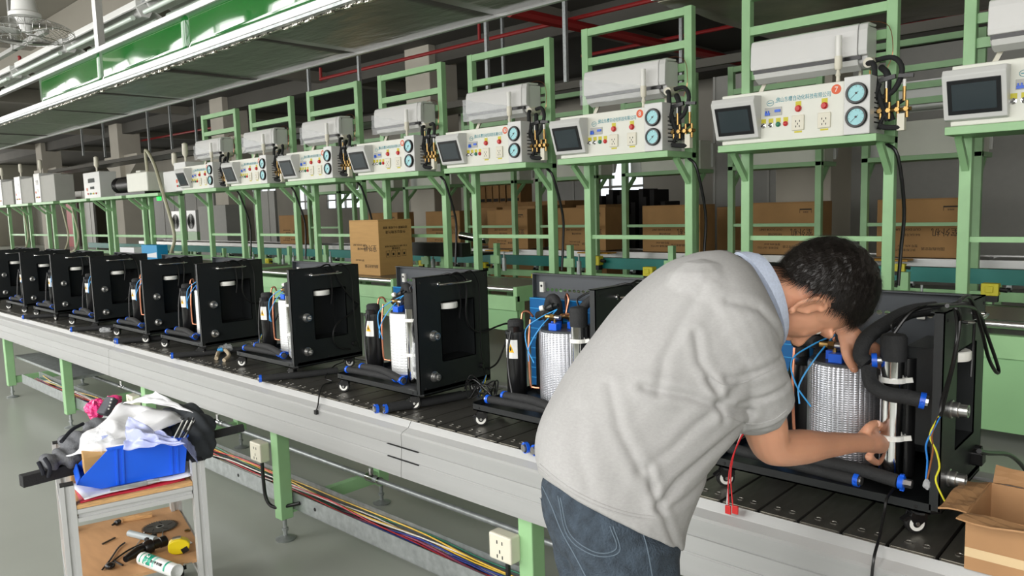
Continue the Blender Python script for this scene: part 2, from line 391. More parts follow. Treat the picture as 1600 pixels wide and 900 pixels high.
# ---------------- canopy over the near conveyor ----------------
can = thing('green_canopy', 'suspended canopy with glossy green fascia and foil underside above the near conveyor', 'canopy', (-7, 2.1, 2.4))
ZC = 2.405
B().box(-26, YN, ZC+.014, -.3, YN+.03, ZC+.046).obj('lower_rail', mRim, can)
B().box(-26, YN, ZC+.215, -.3, YN+.03, ZC+.245).obj('upper_rail', mRim, can)
B().box(-26, YN+.004, ZC, -.3, YN+.028, ZC+.013).obj('lower_rail_lip', mGalv, can)
x = -.32; i = 0
while x > -26:
    x1 = max(x-1.2, -26)
    if i != 5: 
        b = B(); fb = lambda u, v: (x+(x1-x)*u, YN+.012+.0005*math.sin(u*5+i*1.7)*math.sin(v*PI)+.0002*math.sin(u*9+v*3+i), ZC+.046+.169*v)
        b.grid(fb, 24, 6); b.obj('fascia_panel', mGreenB, can, smooth=True, thick=.003)
    x = x1-.003; i += 1
x = -.32; i = 0
while x > -24:
    x1 = x-1.0
    b = B(); b.grid(lambda u, v: (x+(x1-x)*u, YN+.03+(YF-YN)*v, ZC+.012+.006*noise.noise(Vector((x+u, v*2, i*.3)))*(1 if .02 < u < .98 else 0)), 14, 8); b.obj('foil_panel', mFoilC, can, smooth=True, thick=.004)
    x = x1-.004; i += 1
b = B()
for j in range(600):
    x = -.35-j*.042; y = YN+.033+.004*random.random(); b.box(x, y-.008*random.random(), ZC-.012*random.random(), x+.04, y+.01, ZC+.018)
o = b.obj('foil_hem', M('crumpled_foil', (200, 196, 184), .2, .95, bump=.9, bs=40), can); o['kind'] = 'stuff'
B().box(-26, YF+.01, ZC-.0, -.3, YF+.03, ZC+.05).obj('rear_rail', mAlu, can)
for x in (-5.18, -9.2, -13.5, -1.5): B().box(x-.03, YN+.02, ZC+.24, x+.03, YN+.06, CEIL-.02).obj('hanger', mAlu, can)

# ---------------- tube fixtures, fans, pipes above ----------------
rail = tag(B().box(-34, 2.96, 3.52, -3, 3.0, 3.56).obj('fixture_rail', mGalv), 'long grey rail carrying the tube fixtures above the canopy', 'rail')
def fixture(x0, x1, y, z, label, g='tube fixtures along the upper rail'):
    t = thing('tube_fixture', label, 'light fixture', ((x0+x1)/2, y, z), g)
    b = B(); b.prism([(-.08, .03), (-.08, -.02), (-.035, -.11), (.035, -.11), (.08, -.02), (.08, .03)], (x0, y, z), Y_, Z_, X_*(x1-x0)); b.obj('housing', mACs, t)
    b = B(); b.prism([(-.19, -.11), (-.07, -.04), (-.07, -.025), (-.2, -.104)], (x0+.02, y, z), Y_, Z_, X_*(x1-x0-.04)); b.prism([(.19, -.11), (.07, -.04), (.07, -.025), (.2, -.104)], (x0+.02, y, z), Y_, Z_, X_*(x1-x0-.04)); b.obj('reflector', mACs, t)
    for s in (-1, 1):
        B().cyl((x0+.03, y+s*.1, z-.125), (x1-.03, y+s*.1, z-.125), .022, 10).obj('tube', mTube, t, smooth=True)
    return t
ks = [(-4.15, -3.77), (-3.70, -3.10), (-3.03, -2.43), (-2.36, -1.75), (-1.68, -1.1)]
names = ['tube fixture cut by the left edge, under the fan', 'tube fixture ending above the left end of the green fascia', 'tube fixture crossed by the white canopy hanger', 'tube fixture at the top edge above the green fascia', 'tube fixture beyond the top edge right of the others']
YL = 2.98
for (a, c), nm in zip(ks, names):
    fixture(a*YL, c*YL, YL, 3.515, nm)
fixture(-12.2, -10.6, 2.5, 3.93, 'nearest tube fixture in the top left corner beside the fan', 'tube fixtures in the top corner')
def fan(c, label):
    t = thing('ceiling_fan', label, 'fan', c, 'caged orbit fans')
    c = Vector(c)
    B().lathe([(.03, .5), (.06, .34), (.11, .3), (.13, .12), (.16, .1), (.16, .06), (.1, .05), (.07, -.02), (.05, -.1)], c, Z_, 18).obj('motor', mACs, t, smooth=True)
    b = B()
    for k_ in range(44):
        a = 2*PI*k_/44; pts = [c+Vector((math.cos(a)*r, math.sin(a)*r, h)) for r, h in ((.07, -.02), (.3, .0), (.44, -.06), (.47, -.11), (.42, -.16), (.2, -.2), (.05, -.21))]
        b.tube(pts, .0022, 4, 2)
    for r, h in ((.47, -.11), (.3, 0), (.3, -.19)):
        b.tube([c+Vector((math.cos(2*PI*j/24)*r, math.sin(2*PI*j/24)*r, h)) for j in range(25)], .004, 5, 1)
    b.obj('cage', mSteel, t)
    for k_ in range(3):
        a = 2*PI*k_/3+.4; u = Vector((math.cos(a), math.sin(a), 0)); v = Vector((-u.y, u.x, .25))
        b = B(); b.grid(lambda p, q: c+u*(.05+.36*p)+v*(q-.5)*(.1+.1*p)+Vector((0, 0, -.1)), 6, 4); b.obj('blade', mACs, t, smooth=True, thick=.004)
    B().cyl(c+Vector((0, 0, .5)), (c.x, c.y, c.z+(CEIL-.01-c.z)/.78), .025, 10).obj('downrod', mSteel, t); t.scale = (.78, .78, .78)
fc = onz(40, 36, 3.3)
fan((fc.x, fc.y, 3.3), 'white caged ceiling fan in the top left corner')
fr = onz(20, 80, 4.2)
tag(B().box(fr.x-3, fr.y-.02, 4.2, fr.x+1.6, fr.y+.05, 4.26).bar((fr.x+.1, fr.y, 4.2), (fr.x+.1, fr.y, CEIL), .08).obj('lamp_hanger_frame', mAlu), 'pale metal hanger rail below the ceiling fan', 'rail')
def pipe(pts, r, label, g='red sprinkler pipes under the ceiling'):
    b = B(); P = [Vector(p) for p in pts]
    for i in range(len(P)-1): b.cyl(P[i], P[i+1], r, 8); b.sph(P[i+1], r*1.25, 8, 5)
    return tag(b.obj('sprinkler_pipe', mRedP, smooth=True), label, 'pipe', g)
def kz(k_, y): return 1.6+k_*y
pipe([(-3.15*4.6, 4.6, kz(.615, 4.6)), (-1.0*4.6, 4.6, kz(.606, 4.6))], .028, 'thin red pipe above the green fascia, right length')
pipe([(-28, 4.6, kz(.617, 4.6)), (-3.72*4.6, 4.6, kz(.617, 4.6)), (-3.72*4.6, 4.6, kz(.617, 4.6)+.3)], .028, 'thin red pipe above the green fascia, left length with elbow')
pipe([(-1.51*10, 10, 4.85), (-1.51*10, 10, kz(.30, 10)), (0, 10, kz(.2975, 10))], .035, 'long red pipe running behind the green stands')
pipe([(-1.0*10.0, 10, kz(.2975, 10)), (-10.0, 10, 5)], .03, 'short red riser on the long pipe')
pipe([(-7.95, 8.6, 4.5), (-7.4, 20, 4.5)], .09, 'thick red pipe running away over the stands')
pipe([(-10, 13, kz(.238, 13)), (2, 13, kz(.24, 13))], .035, 'red pipe left of the right-hand frames')
pipe([(-5.2, 14, CEIL-.15), (-5.2, 14, kz(.2, 14)), (0, 14, kz(.2, 14))], .035, 'red pipe between the two tall right frames')
pipe([(-2.62*13, 13, kz(.245, 13)), (-1.9*13, 13, kz(.24, 13))], .04, 'red pipe beyond the leftmost tall stands')
for i, (px, py, Yh) in enumerate([(82, 95, 8), (480, 110, 8), (559, 100, 8), (758, 50, 8), (881, 30, 8), (126, 205, 9), (160, 205, 9), (230, 200, 9), (265, 195, 9), (304, 190, 9), (1063, 60, 11), (786, 130, 11)]):
    p = ony(px, py, Yh); tag(B().box(p.x-.025, Yh, max(2.9, p.z-.8), p.x+.025, Yh+.05, CEIL+.01).obj('hanger_rod', mGalv), 'thin grey hanger rod, %s counted from the left' % ORD[i], 'rod', 'hanger rods from the ceiling')
# second canopy, foil, far
c2 = thing('far_canopy', 'long foil covered canopy hanging beyond the green stands', 'canopy', (-15, 9, 3.3))
B().box(-30, 8.6, kz(.19*1, 8.6)+1.60-1.6, -1, 8.66, kz(.19, 8.6)+.10).obj('front_rail', mDarkC, c2)
B().box(-30, 8.6, kz(.19, 8.6), -1, 8.66, kz(.19, 8.6)+.14) if 0 else None
b = B(); b.grid(lambda u, v: (-30+21*u, 8.66+.75*v, kz(.19, 8.6)+.03+.03*noise.noise(Vector((u*30, v*3, 0)))), 80, 6); b.obj('foil_underside', mFoilC, c2, smooth=True, thick=.01)
c3 = thing('corner_canopy', 'foil covered canopy corner above the right-hand stands', 'canopy', (-2, 9, 3.7))
b = B(); b.grid(lambda u, v: (-4.45+8*u, 7.1+3.2*v, 3.7+.03*noise.noise(Vector((u*12, v*6, 2)))), 40, 16); b.obj('foil_underside', M('worn_foil', (150, 146, 130), .35, .8, var=.3, vs=2, bump=.6, bs=4), c3, smooth=True, thick=.02)
B().box(-4.5, 7.05, 3.7, 3.5, 7.1, 3.8).obj('front_rail', mAlu, c3)
for i, px in enumerate([(600, 690, 146), (655, 745, 147)][:1]):
    p, q = ony(563, 128, 9.2), ony(586, 148, 9.2)
# ---------------- middle roller conveyor (second line) ----------------
c2v = thing('roller_conveyor', 'green second conveyor with steel end rollers and green side sheets behind the black machines', 'conveyor', (-6, 5.9, 0))
ZR = .79
def seg(x0, x1, zbot, gates=True):
    B().box(x0, 5.42, ZR-.12, x0+.05, 6.25, ZR+.03).obj('end_frame', mGreen, c2v, bevel=.006)
    B().box(x1-.05, 5.42, ZR-.12, x1, 6.25, ZR+.03).obj('end_frame', mGreen, c2v, bevel=.006)
    B().cyl((x0+.06, 5.46, ZR), (x1-.06, 5.46, ZR), .03, 12).obj('end_roller', mChrome, c2v, smooth=True)
    B().cyl((x0+.06, 6.2, ZR), (x1-.06, 6.2, ZR), .03, 12).obj('end_roller', mChrome, c2v, smooth=True)
    B().box(x0+.05, 5.5, ZR-.01, x1-.05, 6.17, ZR+.022).obj('belt', M('grey_belt', (112, 104, 92), .35, var=.05), c2v)
    B().box(x0, 5.4, ZR-.2, x1, 5.46, ZR-.06).obj('side_beam', mGreen, c2v)
    n = max(1, int((x1-x0)/1.1)); wd = (x1-x0)/n
    for i in range(n):
        B().box(x0+wd*i+.012, 5.43, zbot, x0+wd*(i+1)-.012, 5.45, ZR-.11).obj('side_sheet', mGreen2, c2v, bevel=.003)
    for x in (x0+.05, (x0+x1)/2, x1-.05):
        B().box(x-.04, 5.46, 0, x+.04, 5.54, ZR-.1).obj('leg', mGreen, c2v); B().box(x-.04, 6.15, 0, x+.04, 6.23, ZR-.1).obj('leg', mGreen, c2v)
seg(-10.1, -6.95, .38); seg(-6.6, -5.02, .38); seg(-4.5, -2.4, .3); seg(-2.3, 1.2, .12)
seg(-13.6, -10.3, .4); seg(-24, -13.8, .4)
# gantry blocks
for px, py in ((822, 436), (555, 408)):
    p = ony(px, py, 6.3)
YM = 7.2
gb = thing('return_trough', 'low green steel trough between the second conveyor and the teal beam', 'trough', (-6, YM, 0))
B().box(-24, 6.75, .62, 1.5, 6.79, .74).obj('side_wall', mGreen, gb); B().box(-24, 7.35, .70, 1.5, 7.39, .78).obj('side_wall', mGreen, gb)
B().box(-24, 6.79, .62, 1.5, 7.35, .635).obj('trough_floor', mGreen2, gb); B().box(-24, 7.05, .66, 1.5, 7.1, .69).obj('guide_strip', mTeal, gb)
for x in range(-24, 2, 2): B().box(x, 6.9, 0, x+.06, 6.96, .62).obj('leg', mGreen, gb)
tb = thing('teal_beam', 'long teal painted beam on castors behind the green stands', 'beam', (-6, 7.8, .8))
B().box(-24, 7.75, .80, 1.5, 7.8, .935).box(-24, 7.8, .80, 1.5, 8.2, .815).obj('beam', mTeal, tb)
for x in range(-24, 2, 3): B().box(x, 7.95, 0, x+.06, 8.0, .8).obj('leg', mGreen, tb)
cs = None; x = 1.0
while x > -18:
    if cs is None:
        b = B(); b.box(x-.02, 7.72, .76, x+.02, 7.78, .80); b.obj; cs = b.obj('castor_fork', mGalv, tb)
        wv = B().cyl((x-.015, 7.73, .735), (x+.015, 7.73, .735), .05, 12).cyl((x-.02, 7.73, .735), (x+.02, 7.73, .735), .02, 8); ORG[cs.name] = ORG[tb.name]
        wh = wv.obj('castor_wheel', mRub, cs); csx = x
    else:
        a = cs.copy(); C.objects.link(a); a.parent = tb; a.location = (x-csx, 0, 0); h = wh.copy(); C.objects.link(h); h.parent = a
    x -= .78
for i, (px, py, yy, s) in enumerate([(839, 433, 6.95, 1), (932, 407, 7.68, 1.2), (1015, 424, 6.85, 1), (660, 411, 7.0, .8), (757, 414, 7.0, .8), (1548, 452, 6.9, 1), (420, 408, 7.0, 1), (257, 348+40, 7.0, 1), (1407, 418, 7.2, .7), (120, 378, 7.2, .8)]):
    p = ony(px, py, yy); r = .06*s
    t = thing('sensor_box', 'yellow sensor box, %s from the left along the green trough' % ORD[sorted([839, 932, 1015, 660, 757, 1548, 420, 257, 1407, 120]).index(px)], 'sensor', p, 'yellow sensor boxes')
    b = B().box(p.x-r, p.y-r*.7, p.z-r*.8, p.x+r, p.y+r*.7, p.z+r*.8); b.box(p.x-r*.5, p.y-r*.9, p.z-r*.4, p.x+r*.4, p.y-r*.7, p.z+r*.5); b.obj('housing', mYelD, t, bevel=.008); B().box(p.x-.015, p.y-.015, .63 if p.y < 7.4 else .78, p.x+.015, p.y+.015, p.z-r*.8).obj('bracket', mGreen, t)
    b = B().cyl((p.x+r, p.y, p.z), (p.x+r*1.9, p.y, p.z-r*.1), r*.3, 8).box(p.x-r*.9, p.y-r*.6, p.z-r*1.6, p.x+r*.9, p.y+r*.5, p.z-r*.8); b.obj('cable_gland', mRub, t)
for i, (px, py) in enumerate([(776, 380), (1316+0, 425), (1415, 425), (1191-300, 383), (1050, 384), (1620, 365), (509, 383), (436, 388), (452, 385), (667, 384), (600, 384), (235, 340+30), (390, 385), (350, 388)]):
    p = ony(px, py, 6.85)
    t = thing('stub_post', 'short green post with a clamped stop, %s from the left' % ORD[sorted([776,1316,1415,891,1050,1620,509,436,452,667,600,235,390,350]).index(px)], 'post', (p.x, 6.85, .62), 'short green posts along the trough')
    B().box(p.x-.03, 6.82, .74, p.x+.03, 6.88, p.z).obj('post', mGreen, t); b = B().box(p.x-.06, 6.79, p.z-.25, p.x+.09, 6.82, p.z-.15); B().box(p.x-.03, 6.82, .6, p.x+.03, 6.88, .74).obj('base', mGreen, t); b.obj('bracket', mGreen, t)
    B().cyl((p.x+.13, 6.84, p.z-.34), (p.x+.13, 6.84, p.z-.18), .028, 10).cyl((p.x+.13, 6.84, p.z-.18), (p.x+.13, 6.84, p.z-.1), .01, 8).obj('stop_cylinder', mGalv, t)
# third conveyor, cartons on it
c3v = thing('carton_conveyor', 'pale metal edged conveyor carrying the outdoor unit cartons', 'conveyor', (-8, 10.3, 0))
B().box(-26, 9.92, .76, 2, 9.98, .85).obj('front_rail', mAlu, c3v); B().box(-26, 10.72, .76, 2, 10.78, .85).obj('rear_rail', mAlu, c3v)
for x in range(-26, 2):
    B().box(x+.03, 9.98, .81, x+.97, 10.72, .835).obj('bed_plate', mSlat, c3v)
    if x % 2 == 0: B().box(x, 9.95, 0, x+.07, 10.02, .76).obj('leg', mGreen, c3v); B().box(x, 10.7, 0, x+.07, 10.77, .76).obj('leg', mGreen, c3v)
for i, x in enumerate((-5.2, -7.3, -9.4, -3.0)):
    tag(B().box(x-.3, 9.66, .83, x+.3, 9.9, .85).obj('amber_plate', M('amber_plate', (190, 140, 30), .5)), 'amber plate beside the conveyor, %s from the right among the cartons' % ORD[[3, 0, 1, 2].index([3, 0, 1, 2][i]) if 0 else [1, 2, 3, 0][i]], 'plate', 'amber plates')
def carton_print(t, x0, y, z0, wd, h):
    # upside-down lettering on the front face
    u, v = -X_, -Z_
    text('lettering', '室外机', h*.145, mInk, (x0+wd*.80-.03, y-.001, z0+h*.44), u, v, t)
    text('lettering', 'OUT DOOR UNIT', h*.058, mInk, (x0+wd*.34, y-.001, z0+h*.48), u, v, t)
    text('lettering', 'R410A冷媒', h*.058, mInk, (x0+wd*.40, y-.001, z0+h*.39), u, v, t)
    text('lettering', '国际商用空调', h*.06, mInk, (x0+wd*.64, y-.001, z0+h*.155), u, v, t)
    text('lettering', '型号 KFR-35W', h*.05, mInk, (x0+wd*.36, y-.001, z0+h*.2), u, v, t)
    text('lettering', '执行标准 GB/T7725', h*.05, mInk, (x0+wd*.30, y-.001, z0+h*.13), u, v, t)
    b = B().box(x0+wd*.74, y-.0015, z0+h*.845, x0+wd*.9, y-.0005, z0+h*.87).box(x0+wd*.74, y-.0015, z0+h*.79, x0+wd*.745, y-.0005, z0+h*.845).box(x0+wd*.895, y-.0015, z0+h*.79, x0+wd*.9, y-.0005, z0+h*.845)
    b.obj('printed_mark', mInk, t); text('lettering', '装箱单', h*.035, mInk, (x0+wd*.82, y-.001, z0+h*.81), u, v, t)
def carton_body(t, x0, y0, z0, wd, d, h, m):
    B().box(x0, y0, z0, x0+wd, y0+d, z0+h-.012).obj('carton', m, t, bevel=.006)
    B().box(x0+.002, y0+.002, z0+h-.011, x0+wd-.002, y0+d/2-.004, z0+h).obj('top_flap', m, t); B().box(x0+.002, y0+d/2+.004, z0+h-.011, x0+wd-.002, y0+d-.002, z0+h).obj('top_flap', m, t)
x0, wd, h = rX(1168, 360, 10.1), 1.0, .71
ct = thing('outdoor_unit_carton', 'brown outdoor unit carton on the far conveyor directly above the worker\'s head', 'carton', (x0+wd/2, 10.3, .85), 'outdoor unit cartons on the far conveyor')
carton_body(ct, x0, 10.1, .85, wd, .45, h, mCardD); carton_print(ct, x0, 10.1, .85, wd, h)
lab = {1370: 'brown outdoor unit carton furthest right on the far conveyor', 1004: 'brown outdoor unit carton on the far conveyor above the worker\'s back', 872: 'brown outdoor unit carton on the far conveyor, third from the right plus one',
       762: 'brown outdoor unit carton on the far conveyor behind the stand right of the loose carton', 666: 'brown outdoor unit carton just right of and behind the loose carton', 577: 'brown outdoor unit carton peeping over the top of the loose carton', 437: 'brown outdoor unit carton left of the loose carton behind the stands'}
lab[872] = 'brown outdoor unit carton fourth from the right on the far conveyor'
for px, lb in lab.items():
    nx = rX(px, 360, 10.1); dup(ct, (nx+wd/2, 10.3, .85), lb)
# more cartons piled further back
pts = [(745, 320, 11.6, .6, 1.6), (785, 318, 11.6, .9, 1.62), (832, 322, 12.15, .6, 1.62), (1120, 325, 11.8, .8, 1.5), (900, 322, 11.6, .7, 1.6)]
for i, (px, py, y, wd2, zt) in enumerate(pts):
    x = rX(px, py, y); tag(B().box(x, y, .0, x+wd2, y+.6, zt).obj('stacked_carton', mCardD, bevel=.01), 'plain brown carton stack behind the far conveyor, %s from the left' % ORD[[0, 1, 2, 4, 3][i]], 'carton', 'carton stacks behind the far conveyor')
for i in range(6):
    x = rX(748+i*10.5, 313, 13); t = thing('small_carton', 'small brown carton in the row on top of the far pile, %s from the left' % ORD[i], 'carton', (x, 13, 1.78), 'small cartons on the far pile')
    z = ony(750, 318, 13).z; B().box(x, 13, z, x+.265, 13.4, z+.42).obj('carton', mCardD, t, bevel=.006); B().box(x+.05, 12.997, z+.03, x+.21, 13, z+.1).obj('label', mInk, t)
x = rX(745, 320, 12.8); tag(B().box(x, 12.8, 0, x+2.7, 13.6, z-.0).obj('carton_pile', mCardD), 'dark brown carton pile carrying the row of small cartons', 'carton')
random.seed(5)
for i in range(14):
    px = 930+i*8.5; x = rX(px, 330, 14); h = random.uniform(1.35, 1.95); tag(B().box(x, 14-.1*(i % 2), 0, x+.115, 14.6, h).obj('dark_crate', M('dark_crate', (38, 36, 36), .7) if i == 0 else bpy.data.materials['dark_crate'], bevel=.01), 'black crate stack under the shelf of box 8, %s from the left' % ORD[i], 'crate', 'dark crates behind the cartons')
# the loose carton on the second line
lc = thing('loose_carton', 'tan outdoor unit carton standing alone on the second conveyor, lettering upside down', 'carton', (-7.8, 5.95, .81))
x1 = -7.50; x0 = -8.10; yy = 5.66; zz = .812; hh = .68
carton_body(lc, x0, yy, zz, .60, .52, hh, mCard)
u, v = -X_, -Z_
T_ = lambda s, sz, fx, fz: text('lettering', s, sz, mInk, (x0+.6*fx, yy-.001, zz+hh*fz), u, v, lc)
T_('室外机', .09, .70, .5); T_('OUT DOOR UNIT', .035, .34, .55); T_('R410A冷媒', .035, .40, .48); T_('国际商用空调', .045, .72, .17); T_('型号 KFR-35W', .028, .33, .27)
u, v = -Y_, -Z_
T2 = lambda s, sz, fy, fz: text('lettering', s, sz, mInk, (x1+.001, yy+.52*fy, zz+hh*fz), u, v, lc)
T2('请勿倒置 小心轻放 谢谢', .036, .5, .86); T2('外观以实物为准', .045, .5, .78); T2('FOR AIR CONDITIONER', .032, .5, .52); T2('注意防潮', .032, .5, .48)
b = B()
for i in range(4):
    y = yy+.13+i*.085; z = zz+.22; b.box(x1, y-.03, z, x1+.0012, y-.027, z+.08).box(x1, y+.027, z, x1+.0012, y+.03, z+.08).box(x1, y-.03, z, x1+.0012, y+.03, z+.003).box(x1, y-.03, z+.077, x1+.0012, y+.03, z+.08).box(x1, y-.012, z+.02, x1+.0012, y+.012, z+.05)
b.obj('printed_mark', mInk, lc)
dk = thing('dark_chute', 'dark steel chute with a chrome roller right of the loose carton', 'chute', (-8, 7.0, .9))
p, q = ony(641, 379, 6.45), ony(722, 402, 6.45); B().box(p.x, 6.45, q.z, q.x, 6.6, p.z).box(p.x, 6.6, q.z, q.x, 7.1, q.z+.03).obj('chute_body', M('dark_steel', (48, 50, 48), .35, .7), dk)
B().cyl((p.x+.6, 6.8, p.z+.08), (q.x, 6.9, p.z+.02), .05, 12).obj('roller', mChrome, dk, smooth=True); B().box(p.x+.4, 6.62, .0, p.x+.48, 6.72, q.z).obj('foot', mGreen, dk)

# ---------------- green test stands ----------------
SX, SYP = -4.85, 6.3       # left edge and post plane of the prototype (panel 8)
SW = 1.25
def make_stand():
    t = thing('test_stand', '', 'stand', (SX, SYP, 0)); P = .078; x0, x1 = SX, SX+SW
    for x in (x0, x1-P): B().box(x, SYP, .5, x+P, SYP+P, 3.36).obj('post', mGreen, t, bevel=.005)
    for z, a in ((3.32, .07), (3.03, .07)): B().box(x0+P, SYP+.005, z-a/2, x1-P, SYP+P-.005, z+a/2).obj('cross_bar', mGreen, t)
    for z in (2.83, 2.66): B().box(x0+P, SYP+.03, z-.035, x1-P, SYP+P, z+.035).obj('rear_bar', mGreen, t)
    B().box(x0+P, SYP+.02, 1.25, x1-P, SYP+.06, 1.29).obj('lower_bar', mGreen, t)
    b = B(); b.box(x0, SYP-.42, 2.0, x1, SYP+P, 2.055); b.obj('shelf', mGreen, t, bevel=.004)
    for x in (x0+.01, x1-P+.01):
        B().bar((x+.03, SYP+.01, 1.78), (x+.03, SYP-.22, 2.0), .045).obj('brace', mGreen, t)
    return t
TXT = '佛山东樱自动化科技有限公司'
def make_panel(num):
    t = thing('control_box', '', 'control box', (SX, SYP, 2.056)); x0 = SX+.03; y0 = 5.9; z0 = 2.057
    B().box(x0, y0, z0, x0+.985, y0+.3, z0+.4).obj('enclosure', mBox, t, bevel=.006)
    B().box(x0+.99, y0-.03, z0, x0+1.175, y0+.3, z0+.42).obj('gauge_box', mACs, t, bevel=.006)
    b = B(); b.prism([(-.10, .12), (-.105, .10), (-.075, .0), (0, .0), (0, .385), (-.06, .385), (-.10, .33)], (x0-.02, y0, z0+.02), Y_, Z_, X_*.36)
    # sloped HMI housing: leaning front
    b = B(); b.prism([(0, .03), (-.045, .04), (-.14, .32), (-.12, .36), (0, .37)], (x0-.03, y0, z0), Y_, Z_, X_*.37); hs = b.obj('screen_housing', mACs, t, bevel=.006)
    n = Vector((0, -.28, -.095)).normalized(); vv = Vector((0, -.095, .28)).normalized(); c = Vector((x0+.155, y0-.0925, z0+.18)); nn = Vector((0, -vv.z, vv.y))
    T = Matrix((X_, vv, -nn)).transposed().to_4x4(); T.translation = c
    nrm = X_.cross(vv)
    T = Matrix((X_, vv, nrm)).transposed().to_4x4(); T.translation = c
    B().box(-.155, -.115, -.002, .155, .115, .006, T).obj('screen_bezel', mBez, hs, bevel=.003)
    B().box(-.128, -.088, .006, .128, .088, .0072, T).obj('screen', mScr, hs)
    for i, zc in enumerate((z0+.295, z0+.125)):
        c = (x0+1.083, y0-.03, zc)
        g = B().lathe([(.075, 0), (.077, -.012), (.072, -.024), (.062, -.026), (.061, -.02)], c, (0, -1, 0), 28)
        g = B().lathe([(.078, 0), (.078, .014), (.072, .024), (.060, .024), (.058, .012)], c, (0, -1, 0), 28).obj('gauge', mBlkP, t, smooth=True)
        B().cyl((c[0], c[1]-.011, c[2]), (c[0], c[1]-.0135, c[2]), .059, 28).obj('dial', M('dial_face', (150, 210, 215), .3) if 'dial_face' not in bpy.data.materials else bpy.data.materials['dial_face'], g)
        b = B(); cc = Vector((c[0], c[1]-.0145, c[2])); b.bar(cc+Vector((.015, 0, .012)), cc+Vector((-.036, 0, -.034)), .004, .002); b.cyl(cc, cc+Vector((0, -.003, 0)), .008, 10); b.obj('needle', mBlkP, g); b = B()
        for q in range(9):
            a = -PI*.25+q*PI*1.5/8; d_ = Vector((math.cos(a), 0, math.sin(a))); b.bar(cc+d_*.045, cc+d_*.053, .003, .001)
        b.obj('dial_mark', mBlkP, g)['kind'] = 'stuff'
    tx = text('lettering', TXT, .042, mCyan, (x0+.675, y0-.0012, z0+.315), X_, Z_, t, sx=.78)
    b = B(); P = [(x0+.415+.028*math.cos(a*PI/8), y0-.0015, z0+.3+.021*math.sin(a*PI/8)) for a in range(17)]; b.tube(P, .0018, 4, 1); b.box(x0+.395, y0-.002, z0+.298, x0+.435, y0, z0+.303).box(x0+.455, y0-.002, z0+.3, x0+.472, y0, z0+.304); b.obj('emblem', mCyan, t)
    B().cyl((x0+.925, y0, z0+.345), (x0+.925, y0-.002, z0+.345), .036, 24).obj('number_badge', mOrg, t)
    b = B().box(x0+.37, y0-.006, z0+.2, x0+.51, y0, z0+.265); br = b.obj('breaker_window', mPanelL, t, bevel=.002); b = B().box(x0+.375, y0-.014, z0+.205, x0+.415, y0-.006, z0+.225).box(x0+.455, y0-.014, z0+.225, x0+.5, y0-.006, z0+.245).box(x0+.38, y0-.016, z0+.22, x0+.388, y0-.006, z0+.24).box(x0+.4, y0-.016, z0+.22, x0+.408, y0-.006, z0+.24); ORG[br.name] = ORG[t.name]; b.obj('breaker_switch', mBlue, br)
    for i, x in enumerate((x0+.64, x0+.84)):
        B().box(x-.022, y0-.002, z0+.245, x+.022, y0, z0+.29).obj('button_label', mYelD, t)
        B().lathe([(.026, 0), (.026, .006), (.021, .007), (.021, .02), (.017, .024)], (x, y0, z0+.235), (0, -1, 0), 16).obj('lamp_button', mRed, t, smooth=True)
        s_ = B().box(x-.048, y0-.014, z0+.07, x+.048, y0, z0+.185).obj('socket', mWarm, t, bevel=.005); b = B()
        for dx, dz in ((-.015, .14), (.015, .14), (0, .12), (-.014, .1), (.014, .1)): b.box(x+dx-.003, y0-.0145, z0+dz-.008, x+dx+.003, y0-.0138, z0+dz+.006)
        b.obj('socket_slot', mDark, s_); B().box(x-.03, y0-.002, z0+.052, x+.03, y0, z0+.065).obj('socket_label', mYelD, t)
    for i, (x, m) in enumerate(((x0+.36, mBlkP), (x0+.42, mBlkP), (x0+.48, mGrnB), (x0+.54, mRed))):
        B().box(x-.018, y0-.002, z0+.145, x+.02, y0, z0+.18).obj('button_label', mYelD, t)
        B().lathe([(.020, 0), (.020, .006), (.014, .007), (.014, .016), (.011, .018)], (x, y0, z0+.13), (0, -1, 0), 14).obj('button', m if i > 1 else mChrome, t, smooth=True)
        if i < 2: B().bar((x-.012, y0-.02, z0+.122), (x+.012, y0-.02, z0+.138), .008).obj('selector_knob', mBlkP, t)
    b = B().lathe([(.022, 0), (.016, .01), (.014, .05), (.02, .06), (.012, .09), (.012, .12)], (x0+.9, y0+.1, z0+.4), Z_, 12).lathe([(.02, .1), (.028, .12), (.028, .2)], (x0+.9, y0+.1, z0+.4), Z_, 14); lp = b.obj('beacon_stem', mWarm, t, smooth=True)
    ORG[lp.name] = ORG[t.name]; B().cyl((x0+.9, y0+.1, z0+.6), (x0+.9, y0+.1, z0+.75), .024, 14).obj('beacon_lens', mWhite, lp, smooth=True)
    b = B()
    for i in range(7): b.box(x0+.9875+.188, y0+.06+.0, z0+.08+i*.035, x0+.9875+.1895, y0+.22, z0+.09+i*.035)
    b.obj('vent_slot', mDark, t)
    return t
